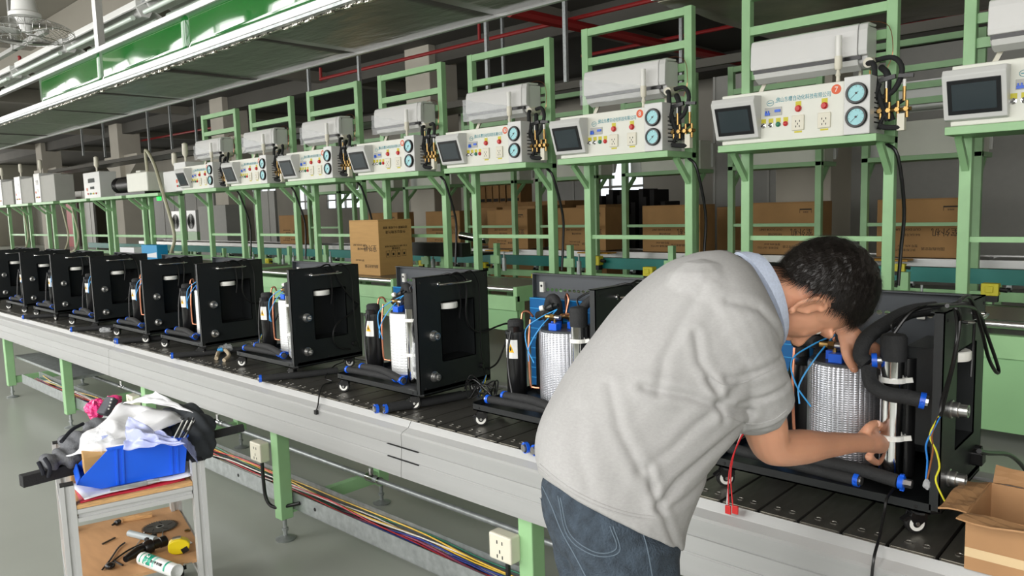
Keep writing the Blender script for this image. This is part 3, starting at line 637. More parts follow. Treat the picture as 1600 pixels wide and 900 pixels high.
def make_ac():
    t = thing('wall_air_conditioner', '', 'air conditioner', (SX, SYP, 2.6)); x0 = SX+.20; x1 = x0+.90; y1 = SYP+.02; z0 = 2.57
    body = [(0, .02), (-.06, 0), (-.14, .005), (-.22, .05), (-.25, .09), (-.25, .11), (0, .31)]
    body = [(0, .02), (-.05, .0), (-.12, .0), (-.19, .035), (-.20, .075), (-.20, .27), (-.17, .305), (0, .31)]
    B().prism(body, (x0, y1, z0), Y_, Z_, X_*(x1-x0)).obj('body', mACs, t, bevel=.012)
    fr = [(-.205, .082), (-.246, .088), (-.254, .12), (-.246, .27), (-.232, .312), (-.20, .326), (-.05, .33), (-.05, .312), (-.2, .3)]
    B().prism(fr, (x0-.005, y1, z0), Y_, Z_, X_*(x1-x0-.055)).obj('front_cover', mAC, t, bevel=.006, smooth=False)
    B().prism([(y*1.0+.003, z) for y, z in fr], (x1-.055, y1, z0), Y_, Z_, X_*.065).obj('side_cap', mACs, t, bevel=.006)
    B().box(x0+.01, y1-.235, z0+.058, x1-.04, y1-.19, z0+.086).obj('air_slot', mBlkP, t)
    B().prism([(-.238, .056), (-.222, .018), (-.15, -.016), (-.14, .0), (-.205, .03), (-.225, .058)], (x0+.02, y1, z0), Y_, Z_, X_*(x1-x0-.08)).obj('louver', mACs, t)
    B().bar((x0+.05, y1-.08, z0+.01), (x0, y1-.1, z0-.1), .03).obj('bracket', mWarm, t); B().bar((x1-.1, y1-.05, z0+.01), (x1-.1, y1-.05, z0-.13), .02).obj('bracket', mWarm, t)
    x = x1+.005
    B().cyl((x+.0, y1-.06, z0+.05), (x+.0, y1-.2, z0+.03), .038, 14).obj('drain_elbow', mWarm, t, smooth=True)
    h = B(); h.tube([(x1-.02, y1-.16, z0+.03), (x1+.07, y1-.28, z0+.0), (x1+.09, y1-.3, z0-.12), (x1+.13, y1-.3, z0-.28), (x1+.18, y1-.29, z0-.42)], .02, 10); h.tube([(x1+.02, y1-.12, z0+.05), (x1+.18, y1-.2, z0+.04), (x1+.26, y1-.26, z0-.06), (x1+.22, y1-.28, z0-.2), (x1+.12, y1-.29, z0-.26)], .019, 10)
    h.tube([(x1+.10, y1-.2, z0-.02), (x1+.17, y1-.28, z0-.10), (x1+.17, y1-.28, z0-.3), (x1+.2, y1-.26, z0-.42)], .024, 10); h.tube([(x1+.14, y1-.28, z0-.34), (x1+.2, y1-.28, z0-.33), (x1+.27, y1-.25, z0-.28)], .014, 8); h.obj('insulated_hose', mFoam, t, smooth=True)
    b = B(); b.cyl((x1+.02, y1-.2, z0-.12), (x1+.02, y1-.2, z0-.03), .008, 8).cyl((x1+.02, y1-.2, z0-.12), (x1+.02, y1-.2, z0-.09), .014, 6); b.obj('copper_fitting', mBrass, t)
    B().tube([(x1-.2, y1-.05, z0+.31), (x1-.05, y1-.03, z0+.36), (x1+.1, y1-.05, z0+.3), (x1+.14, y1-.08, z0+.1), (x1+.1, y1-.08, z0-.02)], .003, 5).obj('sensor_wire', mCop, t)
    return t
def make_manifold():
    t = thing('valve_manifold', '', 'valve', (SX+1.3, 6.2, 2.06)); x = SX+1.27; y = 6.02; z = 2.22
    b = B(); b.cyl((x-.07, y, z), (x+.17, y, z), .014, 10)
    for i in range(4): b.cyl((x-.04+i*.06, y, z-.06), (x-.04+i*.06, y, z+.06), .012, 8); b.cyl((x-.04+i*.06, y-.03, z), (x-.04+i*.06, y+.03, z), .018, 6)
    for i in (0, 2): b.cyl((x+i*.06, y, z+.06), (x+i*.06, y, z+.16), .012, 8)
    b.obj('brass_body', mBrass, t)
    b = B()
    for i in (0, 2): b.cyl((x+i*.06, y, z+.16), (x+i*.06, y, z+.21), .011, 8)
    b.obj('valve_stem', mWhite, t); B().bar((x-.05, y, z+.22), (x+.06, y, z+.24), .03).bar((x+.08, y, z+.24), (x+.18, y, z+.23), .025).obj('valve_handle', mBlkP, t)
    b = B(); b.tube([(x-.09, y, z-.12), (x-.1, y, z), (x-.07, y-.02, z+.12), (x-.05, y-.0, z+.2)], .018, 8); b.tube([(x+.1, y, z-.13), (x+.0, y-.04, z-.12), (x-.03, y-.04, z-.1)], .02, 8); b.tube([(x-.05, y, z-.13), (x-.02, y, z-.04), (x+.03, y, z)], .015, 8); b.obj('black_hose', mFoam, t, smooth=True)
    B().box(x+.08, y-.02, z-.15, x+.13, y+.03, z-.03).obj('switch_plate', mWarm, t)
    B().bar((x, y, z), (x-.08, 6.3, z), .02).obj('post_bracket', mGalv, t)
    return t
st, cb, ac, mf = make_stand(), make_panel(8), make_ac(), make_manifold()
PITCH = 1.7
nums = {0: '', 1: '7', 2: '8', 3: '9', 4: '10', 5: '11', 6: '12', 7: '13', 8: '14'}
where = ['at the right edge', 'with panel 7, above the worker\'s head', 'with panel 8, behind the worker\'s back', 'third from the right with AC wrapped in film', 'directly behind the loose carton', 'left of the loose carton', 'sixth from the right', 'seventh from the right', 'furthest left of the tall ones']
roots = {}
for i in range(8):
    if i == 2: rs = (st, cb, ac, mf); dx = 0
    else:
        dx = -1.43-PITCH*i-SX+.01; 
        if i == 0: dx = -1.43-SX
        rs = tuple(dup(o, o.location+Vector((dx, 0, 0))) for o in (st, cb, ac, mf))
    roots[i] = rs
    wr = where[i]
    rs[0]['label'] = 'tall green steel test stand '+['cut by the right edge of the frame', 'carrying the box numbered 7', 'carrying the box numbered 8, behind the worker\'s back', 'third from the right edge of the row', 'just right of the loose carton', 'behind the loose carton', 'left of the loose carton', 'at the left end of the tall row'][i]
    rs[1]['label'] = 'cream control box with screen and gauges '+['at the right edge', 'numbered 7, above the worker\'s head', 'numbered 8, above the worker\'s back', 'numbered 10, third whole box from the right', 'numbered 11, just right above the loose carton', 'numbered 12, left of the loose carton', 'numbered 13, next to last at the left', 'at the left end of the tall row'][i]
    rs[2]['label'] = 'white wall air conditioner '+['cut by the top right corner', 'hung above control box 7, glossy cover', 'hung above control box 8, film across its lower left', 'third complete one from the right, wrapped in film', 'fourth complete one from the right', 'fifth complete one from the right', 'sixth complete one from the right', 'smallest, at the left end of the tall row'][i]
    rs[3]['label'] = 'brass valve manifold with black hoses '+['at the right edge', 'above and right of the worker\'s head', 'above the worker\'s back', 'third from the right edge', 'fourth from the right edge', 'fifth from the right edge', 'sixth from the right edge', 'at the left end of the tall row'][i]
    for o, g in zip(rs, ('tall green test stands', 'control boxes on the stand shelves', 'air conditioners hung on the stands', 'valve manifolds beside the control boxes')): o['group'] = g
    n = ['', '7', '8', '10', '11', '12', '13', '14'][i]
    if n: text('number', n, .055, mWhite, (SX+dx+.03+.925, 5.9-.0026, 2.057+.343), X_, Z_, rs[1])
    if i in (2, 3, 6):   # clear film left on the air conditioner
        x0 = SX+dx+.16; b = B(); random.seed(i)
        b.grid(lambda u, v: (x0+.72*u, SYP+.02-.262-.012*noise.noise(Vector((u*6, v*4, i))), 2.575+(.24-.14*u)*v+.012*noise.noise(Vector((u*5, v*3, 9)))), 30, 12); b.obj('clear_film', mFilm, rs[2], smooth=True)
for i in range(1, 8):
    x = -1.43-PITCH*i+SW-.02
    cab = tag(B().tube([(x-.02, SYP-.03, 2.0), (x+.06, SYP-.02, 1.9), (x+.08, SYP+.1, 1.5), (x+.06, SYP+.12, 1.2), (x+.05, SYP+.1, .9)], .014, 8).obj('drop_cable', mCable, smooth=True), 'black cable dropping beside the right post of tall stand %s from the right' % ORD[i], 'cable', 'cables down the stand posts')
for i, (px, py) in enumerate([(847, 330), (430, 375), (1202, 160), (383, 398), (848, 360), (1105, 355), (1447, 340)]): pass
# ---- second row of stands, seen from behind ----
S2 = []
for i in range(8):
    dx = -1.95-1.72*i-SW
    s2 = dup(st, (dx+SW, 9.62, 0), rz=PI); s2['label'] = 'green test stand of the rear row, %s from the right edge' % ORD[i]; s2['group'] = 'rear row of green test stands'
    b2 = dup(cb, (dx+SW, 9.62, 2.056), rz=PI, skip=('lettering', 'number', 'emblem', 'socket', 'button', 'button_label', 'lamp_button', 'selector_knob', 'socket_label', 'breaker_window', 'beacon_stem')); b2['label'] = 'back of a pale control box on rear row stand %s from the right' % ORD[i]; b2['group'] = 'control boxes of the rear row'
    if i in (0,):
        a2 = dup(ac, (dx+SW, 9.62, 2.6), rz=PI); a2['label'] = 'air conditioner seen from behind between the two right-hand stands'; a2['group'] = 'rear row air conditioners'
# ---- low stands further left ----
low = [(-15.9, 1.5), (-17.9, 1.75), (-19.9, 1.75), (-22.0, 1.6), (-24.0, 1.6), (-26, 1.6)]
lowT = ['with the pale cabinets next to the tall row', 'carrying the grey motor pump', 'carrying the numbered controller box', 'third before the left edge', 'second before the left edge', 'at the left edge']
for i, (x0, wd) in enumerate(low):
    t = thing('low_stand', 'low green stand '+lowT[i], 'stand', (x0, 6.3, 0), 'low green stands at the left')
    for x in (x0, x0+wd-.08): B().box(x, 6.3, .5, x+.08, 6.38, 2.02).obj('post', mGreen, t)
    for x in (x0, x0+wd-.08): B().bar((x+.04, 6.3, 1.78), (x+.04, 6.05, 2.0), .045).obj('brace', mGreen, t)
    B().box(x0-.02, 5.9, 2.0, x0+wd, 6.4, 2.055).obj('shelf', mGreen, t); B().box(x0+.08, 6.33, 1.2, x0+wd-.08, 6.37, 1.25).obj('lower_bar', mGreen, t)
def cabinet(x, y, z, w_, d_, h_, label, face=True):
    t = thing('controller_cabinet', label, 'cabinet', (x, y, z), 'pale controller cabinets')
    B().box(x, y, z, x+w_, y+d_, z+h_).obj('cabinet', mACs, t, bevel=.01)
    if face:
        B().box(x+w_*.3, y-.004, z+h_*.6, x+w_*.7, y, z+h_*.76).obj('display', mScr, t); B().box(x+w_*.4, y-.004, z+h_*.35, x+w_*.65, y, z+h_*.45).obj('display', mScr, t)
        for j, m in enumerate((mRed, mGrnB, mYel, mRed)): B().cyl((x+w_*(.25+.17*j), y, z+h_*.18), (x+w_*(.25+.17*j), y-.015, z+h_*.18), .02, 10).obj('button', m, t)
        B().cyl((x+w_*.2, y, z+h_*.35), (x+w_*.2, y-.004, z+h_*.35), .035, 14).obj('badge', mOrg, t)
    b = B().cyl((x+w_*.6, y+.1, z+h_), (x+w_*.6, y+.1, z+h_+.12), .02, 8).lathe([(.03, 0), (.05, .05), (.045, .22), (.02, .24)], (x+w_*.6, y+.1, z+h_+.1), Z_, 12); b.obj('beacon', mWarm, t, smooth=True)
    return t
def at(px, y=6.0): return rX(px, 290, y)
cabinet(at(131), 6.0, 2.056, at(156)-at(131), .35, .56, 'white controller box with two displays left of the motor pump')
cabinet(at(278), 5.95, 2.056, at(296)-at(278), .4, .5, 'white controller cabinet next to the leftmost tall stand')
cabinet(at(252), 6.05, 2.056, .5, .3, .38, 'small white cabinet at the left end of the cabinet pair', False)
for px, n in ((57, 'grey controller cabinet, nearest of the three at far left'), (26, 'grey controller cabinet, middle of the three at far left'), (-3, 'grey controller cabinet cut by the left edge')):
    x = at(px); cabinet(x, 5.95, 2.056, .45 if px > 50 else .5, .5, .72, n)
    tag(B().box(x+.46 if px > 50 else x+.51, 5.97, 2.06, x+1.5, 6.4, 2.7).obj('grey_locker', mPanelW, bevel=.01), 'plain grey steel box right of the '+n[:40].split(',')[0]+', '+('nearest' if px > 50 else 'middle' if px > 0 else 'leftmost'), 'box', 'grey steel boxes')
mp_ = thing('vacuum_pump', 'grey vacuum pump with black ribbed motor on the low stand', 'pump', (at(200), 6.1, 2.056))
x0, x1, x2 = at(173), at(200), at(232)
b = B(); b.lathe([(.12, 0), (.15, .02), (.15, .3), (.17, .32), (.17, x1-x0)], (x0, 6.15, 2.28), X_, 16)
for j in range(8): b.lathe([(.165, .06+j*.06), (.165, .075+j*.06)], (x0, 6.15, 2.28), X_, 16)
b.obj('motor', mBlkP, mp_, smooth=True); B().box(x1, 5.98, 2.11, x2, 6.35, 2.48).box(x1+.3, 6.05, 2.48, x1+.5, 6.2, 2.53).obj('pump_body', mBox, mp_, bevel=.02); B().box(x0+.2, 6.0, 2.056, x2-.2, 6.3, 2.11).obj('base', mBlkP, mp_)
B().tube([(x2-.25, 6.1, 2.48), (x2-.25, 6.1, 2.9), (x2+.1, 6.1, 2.6), (x2+.6, 6.0, 2.1), (x2+1.1, 5.95, 1.3), (x2+.9, 5.95, .95)], .03, 8).obj('hose', M('beige_hose', (178, 176, 150), .4), mp_, smooth=True)
for i, px in enumerate((15, 75, 90)):
    x = at(px); tag(B().tube([(x, 6.25, 2.0), (x+.2, 6.25, 1.6), (x+.5, 6.2, 1.2), (x+.2, 6.2, .9), (x-.2, 6.2, .83)], .022, 7).obj('loose_hose', bpy.data.materials['beige_hose'], smooth=True), 'beige hose hanging below the low stands, %s from the left' % ORD[i], 'hose', 'hoses under the low stands')
for i, px in enumerate((276, 300)):
    x = rX(px, 345, 12); t = thing('outdoor_unit', 'white outdoor unit with round black fan, %s of the two at far left' % ('left' if i == 0 else 'right'), 'air conditioner', (x, 12, .9), 'outdoor units seen through the low stands')
    z = ony(px, 362, 12).z; B().box(x-.4, 12, z, x+.32, 12.3, z+.75).obj('casing', mACs, t, bevel=.01); g = B()
    for j in range(7): g.tube([(x-.08+math.cos(a*PI/8)*(.05+j*.035), 11.99, z+.36+math.sin(a*PI/8)*(.05+j*.035)) for a in range(17)], .008, 4, 1)
    g.obj('fan_grille', mBlkP, t); B().box(x-.4, 12, 0, x+.32, 12.3, z).obj('stand', mGreen, t)
x = rX(311, 345, 11.5); tag(B().box(x, 11.5, 0, x+1.9, 12.0, ony(311, 322, 11.5).z).obj('steel_cabinet', mPanelW, bevel=.01), 'wide grey steel cabinet right of the outdoor units', 'cabinet')
tag(B().box(rX(248, 328, 6.3), 6.28, 1.93, rX(252, 328, 6.3), 6.32, 2.001).obj('exit_light', mLed), 'tiny green lit indicator at far left', 'lamp')
bx = thing('leaflet_box', 'blue and white carton behind the leftmost black machines', 'box', (-15, 5.8, .81))
p, q = ony(222, 402, 5.8), ony(245, 389, 5.8); B().box(p.x, 5.8, .812, q.x, 6.0, .812+.28).obj('box', M('sky_blue_print', (30, 150, 205), .5), bx, bevel=.005); B().prism([(0, 0), (.9*(q.x-p.x), 0), (.9*(q.x-p.x), .1), (0, .04)], (p.x+.05, 5.798, .86), X_, Z_, Y_*.001).obj('print_band', mPaper, bx)
p, q = ony(188, 397, 6.0), ony(209, 387, 6.0); tag(B().box(p.x, 6.0, .812, q.x, 6.2, .812+.2).obj('white_carton', mPaper, bevel=.005), 'small white carton left of the blue and white box', 'box')
# ---------------- the black machines on the near conveyor ----------------
mFlange = M('dark_grey_coat', (58, 62, 66), .4)
mLbl = M('label_paper', (228, 228, 226), .5); mWarn = M('warning_yellow', (245, 190, 20), .5)
mWB = M('wire_blue', (40, 120, 200), .4); mWR = M('wire_red', (205, 45, 50), .4); mWW = M('wire_white', (225, 225, 225), .4); mWY = M('wire_yellow_green', (210, 205, 50), .4); mWN = M('wire_brown', (130, 80, 45), .4); mWC = M('wire_cyan', (50, 150, 215), .35)
UW, UY0, UY1, UZ0, UZ1 = .59, 1.905, 2.30, .858, 1.335
def caster(t, x, y, ang=0.35, lock=True):
    d = Vector((math.sin(ang), -math.cos(ang), 0)); s = Vector((d.y, -d.x, 0)); c = Vector((x, y, .826)) + s*.012
    b = B(); b.cyl((x, y, .857), (x, y, .852), .024, 14); b.cyl((x, y, .853), (x, y, .846), .013, 10); b.prism([(-.022, .028), (.014, .028), (.018, .014), (.006, -.004), (-.006, -.004), (-.024, .01)], c-d*.011, s, Z_, -d*.0015+d*.0)
    b.prism([(-.022, .028), (.014, .028), (.018, .014), (.006, -.004), (-.006, -.004), (-.024, .01)], c-d*.0115, s, Z_, d*.0018); b.prism([(-.022, .028), (.014, .028), (.018, .014), (.006, -.004), (-.006, -.004), (-.024, .01)], c+d*.0095, s, Z_, d*.0018)
    b.prism([(-.022, .024), (.014, .024), (.014, .028), (-.022, .028)], c-d*.0115, s, Z_, d*.0225)
    if lock: b.prism([(.018, .012), (.034, .006), (.034, .01), (.02, .02)], c-d*.008, s, Z_, d*.016)
    f = b.obj('caster', mBlkP, t); ORG[f.name] = ORG[t.name]
    w_ = B(); w_.lathe([(.015, 0), (.0245, .001), (.0258, .005), (.0258, .011), (.0245, .015), (.015, .016)], c-d*.008, d, 22).obj('wheel', mRub, f, smooth=True)
    w_ = B(); w_.lathe([(.0182, 0), (.0182, .0012), (.010, .0014), (.010, 0)], c+d*.0078, d, 20); w_.lathe([(.0182, 0), (.0182, .0012), (.010, .0014), (.010, 0)], c-d*.0078, -d, 20); w_.obj('wheel_ring', mWhite, f, smooth=True)
    B().cyl(c+d*.008, c+d*.013, .005, 6).obj('axle_nut', mSteel, f)
def fitting(t, X, y, z, L=.026, r=.019):
    B().lathe([(r*1.15, 0), (r*1.15, .003), (r*.95, .004), (r*.95, L*.45), (r*.8, L*.5), (r*.8, L), (r*.6, L), (r*.55, L*.3)], (X, y, z), X_, 20).obj('pipe_fitting', mSteel, t, smooth=True)
def hose(t, name, pts, r, m=None, ends='bb', **k):
    P = [Vector(p) for p in pts]; h = B().tube(P, r, 12).obj(name, m or mFoam, t, smooth=True, **k); ORG[h.name] = org(t)
    def clamp(p, q):
        d = (p-q).normalized(); B().lathe([(r*1.0, -.012), (r*1.12, -.012), (r*1.12, 0), (r*.8, 0)], p, d, 12).obj('blue_clamp', mBlue, h, smooth=True)
        b = B(); b.cyl(p, p+d*.006, r*.75, 10); b.obj('steel_nut', mSteel, h); a, c = frame(d); B().cyl(p-d*.006+a*r, p-d*.006+a*r*1.5, .003, 6).obj('clamp_ear', mBlue, h)
    if 'a' in ends: clamp(P[0], P[1])
    if 'b' in ends: clamp(P[-1], P[-2])
    return h
def bag(t, c, r, seed, sc=(1, 1, 1), m=None, name='clear_bag'):
    c = Vector(c); b = B(); b.sph((0, 0, 0), 1, 22, 16)
    for v in b.v:
        n = noise.noise(v*1.8+Vector((seed, 0, 0))); n2 = noise.noise(v*5+Vector((0, seed, 0))); l = (1+.35*n+.2*n2)*r
        v.x *= l*sc[0]; v.y *= l*sc[1]; v.z *= l*sc[2]
    b.v = [v+c for v in b.v]; return b.obj(name, m or mFilm, t, smooth=False)
def make_unit(XP, label, detail=2, foil=False, seed=0, cables=True, tray=True, blue_left=False):
    t = thing('chiller_unit', label, 'machine', (XP-UW/2, (UY0+UY1)/2, .80), 'black chiller machines on the slat conveyor')
    xl = XP-UW; rnd = random.Random(seed); q = lambda x, y, z: Vector((XP+x, y, z))
    # tray: floor plate with raised folded lip and cut corners
    ch = .018; pl = [(xl+ch, UY0), (XP-ch, UY0), (XP, UY0+ch), (XP, UY1), (xl, UY1), (xl, UY0+ch)]
    b = B(); b.prism(pl, (0, 0, UZ0), X_, Y_, Z_*.004)
    for i in range(len(pl)):
        a, c = Vector(pl[i]+(0,)), Vector(pl[(i+1) % len(pl)]+(0,)); m_ = Vector((XP-UW/2, 2.1, 0)); nn = (c-a).cross(Z_).normalized()
        if nn.dot(m_-a) < 0: nn = -nn
        b.add([a+Z_*UZ0, c+Z_*UZ0, c+Z_*(UZ0+.024), a+Z_*(UZ0+.024), a+nn*.004+Z_*(UZ0+.024), c+nn*.004+Z_*(UZ0+.024), c+nn*.004+Z_*UZ0, a+nn*.004+Z_*UZ0], [(0, 1, 2, 3), (3, 2, 5, 4), (4, 5, 6, 7), (0, 7, 6, 1)])
    b.obj('base_tray', mBlk, t)
    for x in (xl+.05, XP-.05):
        B().lathe([(.004, 0), (.0042, .0012), (.002, .0022)], (x, UY0, UZ0+.012), (0, -1, 0), 8).obj('rivet', mDark, t)
    for x, y in ((XP-.045, UY0+.02), (xl+.055, UY0+.02), (XP-.045, UY1-.035), (xl+.055, UY1-.035)): caster(t, x, y, .35+rnd.uniform(-.4, .5))
    # side panel with window recess
    y0, y1, z0, z1 = 2.03, 2.215, .985, 1.225; th = .003; zb = UZ0+.01
    b = B()
    for (a, c, d_, e) in ((UY0, y0, zb, UZ1), (y1, UY1, zb, UZ1), (y0, y1, zb, z0), (y0, y1, z1, UZ1)): b.box(XP-th, a, c if 0 else d_, XP, c, e)
    b.box(XP-.022, UY0, zb, XP, UY0+.0025, UZ1); b.box(XP-.03, UY0, UZ1-.0025, XP, UY1, UZ1)
    p = b.obj('side_panel', mBlk, t); ORG[p.name] = ORG[t.name]
    b = B(); D = .115
    b.box(XP-D, y0, z0, XP-D+.003, y1, z1).box(XP-D, y0-.003, z0, XP, y0, z1).box(XP-D, y1, z0, XP, y1+.003, z1).box(XP-D, y0, z0-.003, XP, y1, z0).box(XP-D, y0, z1, XP, y1, z1+.003)
    b.obj('window_recess', mBlk, p)
    for (yy, zz) in ((UY0+.02, UZ1-.02), (UY1-.02, UZ1-.02), (UY0+.03, zb+.02), (UY1-.03, zb+.02), (2.1, zb+.02)):
        B().lathe([(.0045, 0), (.0045, .001), (.002, .002)], (XP, yy, zz), X_, 8).obj('screw', mDark, p)
    c_ = B().lathe([(.044, 0), (.046, .003), (.046, .021), (.043, .024)], (XP-.03, 2.088, 1.196), Z_, 28); c_.obj('filter_cap', mWhite, t, smooth=True)
    b = B(); b.tube([(XP, 2.02, 1.301), (XP+.03, 2.022, 1.301), (XP+.03, 2.17, 1.301), (XP, 2.172, 1.301)], .0045, 10, 3); b.obj('handle', mChrome, t, smooth=True)
    for y in (2.02, 2.172): B().lathe([(.009, 0), (.009, .003), (.006, .004)], (XP, y, 1.301), X_, 12).obj('handle_foot', mChrome, t)
    LL = .036 if foil and not cables else .026; fitting(t, XP, 1.984, 1.096, LL); fitting(t, XP, 1.98, .93, LL)
    B().cyl((XP-.001, 2.25, .93), (XP+.014, 2.25, .93), .012, 10).obj('cable_gland', mBlkP, t, smooth=True)
    # back panel: frame, perforated strip, two louvre sheets
    b = B(); yb = UY1-.004; b.box(xl, yb, UZ0, XP, UY1, UZ1-.085); b.box(xl, yb, UZ1-.045, XP, UY1, UZ1); b.box(xl, UY1-.03, UZ1-.003, XP, UY1, UZ1); b.box(xl, UY1-.025, UZ0, xl+.003, UY1, UZ1)
    nC = 24; wC = (UW-.06)/nC; zc = UZ1-.065; hC = .04
    b.box(xl, yb, UZ1-.085, xl+.03, UY1, UZ1-.045); b.box(XP-.03, yb, UZ1-.085, XP, UY1, UZ1-.045)
    for i in range(nC):
        cx = xl+.03+wC*(i+.5); vs = []; per = []
        for (sx_, sz_) in ((-1, -1), (0, -1), (1, -1), (1, 0), (1, 1), (0, 1), (-1, 1), (-1, 0)):
            per.append((cx+sx_*wC/2, yb, zc+sz_*hC/2)); a = math.atan2(sz_, sx_); vs.append((cx+math.cos(a)*.0085, yb, zc+math.sin(a)*.007))
        b.add([Vector(v) for v in per+vs], [(j, (j+1) % 8, 8+(j+1) % 8, 8+j) for j in range(8)])
    bp = b.obj('back_panel', mFlange, t); ORG[bp.name] = ORG[t.name]
    for x in (xl+.03, XP-.16):
        B().box(x, yb-.012, UZ1-.075, x+.02, yb-.0, UZ1-.035).obj('corner_clip', mPanelL, bp); B().cyl((x+.01, yb-.014, UZ1-.05), (x+.01, yb-.012, UZ1-.05), .005, 8).obj('clip_screw', mDark, bp)
    co = B().box(xl+.01, UY1-.055, UZ0+.03, XP-(.12 if cables else .42), UY1-.02, UZ1-.095).obj('condenser', mCond, t); ORG[co.name] = ORG[t.name]; b = B()
    for j in range(9): b.box(xl+.012, UY1-.058, UZ0+.06+j*.04, XP-(.12 if cables else .42), UY1-.0555, UZ0+.063+j*.04)
    b.obj('fin_line', M('fin_line', (40, 140, 200), .3) if 'fin_line' not in bpy.data.materials else bpy.data.materials['fin_line'], co)
    # black pump canister with label, compressor behind
    cx, cy, r = XP-.475, 2.045, .037; zt = 1.145
    cn = B().lathe([(r*.9, 0), (r, .006), (r, zt-.885-.004), (r*.8, zt-.885)], (cx, cy, .885), Z_, 24).obj('pump_canister', mBlkP, t, smooth=True); ORG[cn.name] = ORG[t.name]
    B().lathe([(r*.9, 0), (r*1.1, 0), (r*1.1, .01), (r*.9, .012)], (cx, cy, zt-.01), Z_, 20).obj('canister_band', mBlk, cn, smooth=True)
    B().lathe([(.028, 0), (.03, .004), (.03, .035), (.024, .042)], (cx, cy, zt), Z_, 20).obj('canister_cap', mFoam, cn, smooth=True)
    B().box(cx+.012, cy-.05, zt+.002, cx+.035, cy-.02, zt+.02).obj('terminal_block', mBlkP, cn)
    # label wrapped round the front of the canister
    def arc(u, v, a0, a1, za, zb_, rr): a = a0+(a1-a0)*u; return (cx+math.cos(a)*rr, cy+math.sin(a)*rr, za+(zb_-za)*v)
    a0, a1 = -PI*.70, -PI*.22
    B().grid(lambda u, v: arc(u, v, a0, a1, 1.045, 1.115, r+.0006), 8, 1).obj('label', mLbl, cn)
    am = (a0+a1)/2+.05; b = B(); P = [arc(.5, 0, am-.36, am+.36, 1.068, 1.1, r+.0012), arc(0, 0, am-.36, am+.36, 1.068, 1.1, r+.0012), arc(.5, 1, am-.36, am+.36, 1.068, 1.1, r+.0014), arc(1, 0, am-.36, am+.36, 1.068, 1.1, r+.0012)]
    b.add(P, [(0, 3, 2), (1, 0, 2)]); b.obj('warning_triangle', mWarn, cn)
    b = B(); b.add([arc(.5, 0, am-.1, am+.1, 1.072, 1.1, r+.002), arc(.0, .3, am-.1, am+.1, 1.072, 1.1, r+.002), arc(.5, .7, am-.1, am+.1, 1.072, 1.1, r+.0022), arc(1, .3, am-.1, am+.1, 1.072, 1.1, r+.002)], [(0, 3, 2, 1)]); b.obj('warning_flame', mDark, cn)
    cp = B().lathe([(.04, 0), (.052, .01), (.052, .2), (.045, .24), (.02, .255)], (XP-.42, 2.17, .885), Z_, 22).obj('compressor', mBlkP, t, smooth=True)
    # insulated tank
    tx, ty, tr = XP-.285, 2.11, .1 if foil else .088
    if not foil: tx = XP-.30
    tk = B().lathe([(tr*.9, 0), (tr, .008), (tr, .262), (tr*.97, .27), (tr*.9, .271)], (tx, ty, .886), Z_, 40).obj('insulated_tank', mFoilW if foil else mPadW, t, smooth=True, uvcyl=(tx, ty, 0)); ORG[tk.name] = ORG[t.name]
    B().cyl((tx, ty, 1.156), (tx, ty, 1.163), tr*.93, 32).obj('tank_lid', mFlange, tk, smooth=True)
    for (dx, dy, w_) in ((-.005, -.06, .036), (-.03, -.02, .03), (.035, .0, .042)):
        B().box(tx+dx-w_/2, ty+dy-.014, 1.162, tx+dx+w_/2, ty+dy+.014, 1.187).obj('blue_bracket', mBlue, tk, bevel=.002)
    B().box(tx-.06, ty-.09, .882, tx+.06, ty-.06, .894).obj('tank_foot', mBlue, tk)
    for (dx, dy) in ((-.02, -.045), (.015, 0)):
        z = 1.205; b = B(); b.cyl((tx+dx-.035, ty+dy, z), (tx+dx-.012, ty+dy, z), .009, 10); b.cyl((tx+dx-.012, ty+dy, z), (tx+dx+.004, ty+dy, z), .0125, 6); b.cyl((tx+dx+.004, ty+dy, z-.02), (tx+dx+.004, ty+dy, z), .006, 8); v_ = b.obj('brass_valve', mBrass, t); ORG[v_.name] = ORG[t.name]
        B().cyl((tx+dx+.004, ty+dy, z), (tx+dx+.028, ty+dy, z), .0085, 10).obj('valve_spindle', mSteel, v_, smooth=True)
    # stainless cylinder with rubber cap
    sx, sy = XP-.13, 1.985; sc_ = B().lathe([(.018, -.004), (.027, 0), (.0285, .006), (.0285, .30), (.0285, .325)], (sx, sy, .888), Z_, 28).obj('steel_cylinder', mChrome, t, smooth=True); ORG[sc_.name] = ORG[t.name]
    B().lathe([(.03, -.012), (.0305, 0), (.0305, .045), (.026, .052), (.01, .056)], (sx, sy, 1.21), Z_, 24).obj('rubber_cap', mFoam, sc_, smooth=True)
    B().lathe([(.022, 0), (.022, .3)], (sx+.02, sy+.045, .9), Z_, 18).obj('rear_tube', mBlkP, t, smooth=True)
    for z in (1.0, 1.145): B().lathe([(.0288, 0), (.032, 0), (.032, .012), (.0288, .012)], (sx, sy, z), Z_, 20).bar((sx+.028, sy-.005, z+.006), (sx+.046, sy-.002, z+.01), .006, .012).obj('pipe_clip', mWhite, sc_)
    # foam insulated pipes
    hose(t, 'insulated_pipe', [q(-.44, 2.2, 1.1), q(-.445, 2.2, 1.2), q(-.43, 2.195, 1.245), q(-.405, 2.19, 1.25), q(-.385, 2.185, 1.215), q(-.385, 2.18, 1.13)], .019, ends='')
    hose(t, 'insulated_pipe', [q(-.44, 2.14, 1.19), q(-.40, 2.12, 1.2), q(-.35, 2.08, 1.205)], .018, ends='')
    if cables: hose(t, 'insulated_pipe', [q(-.30, 2.17, 1.17), q(-.26, 2.17, 1.225), q(-.2, 2.17, 1.27), q(-.1, 2.17, 1.287), q(-.01, 2.17, 1.287)], .017, ends='')
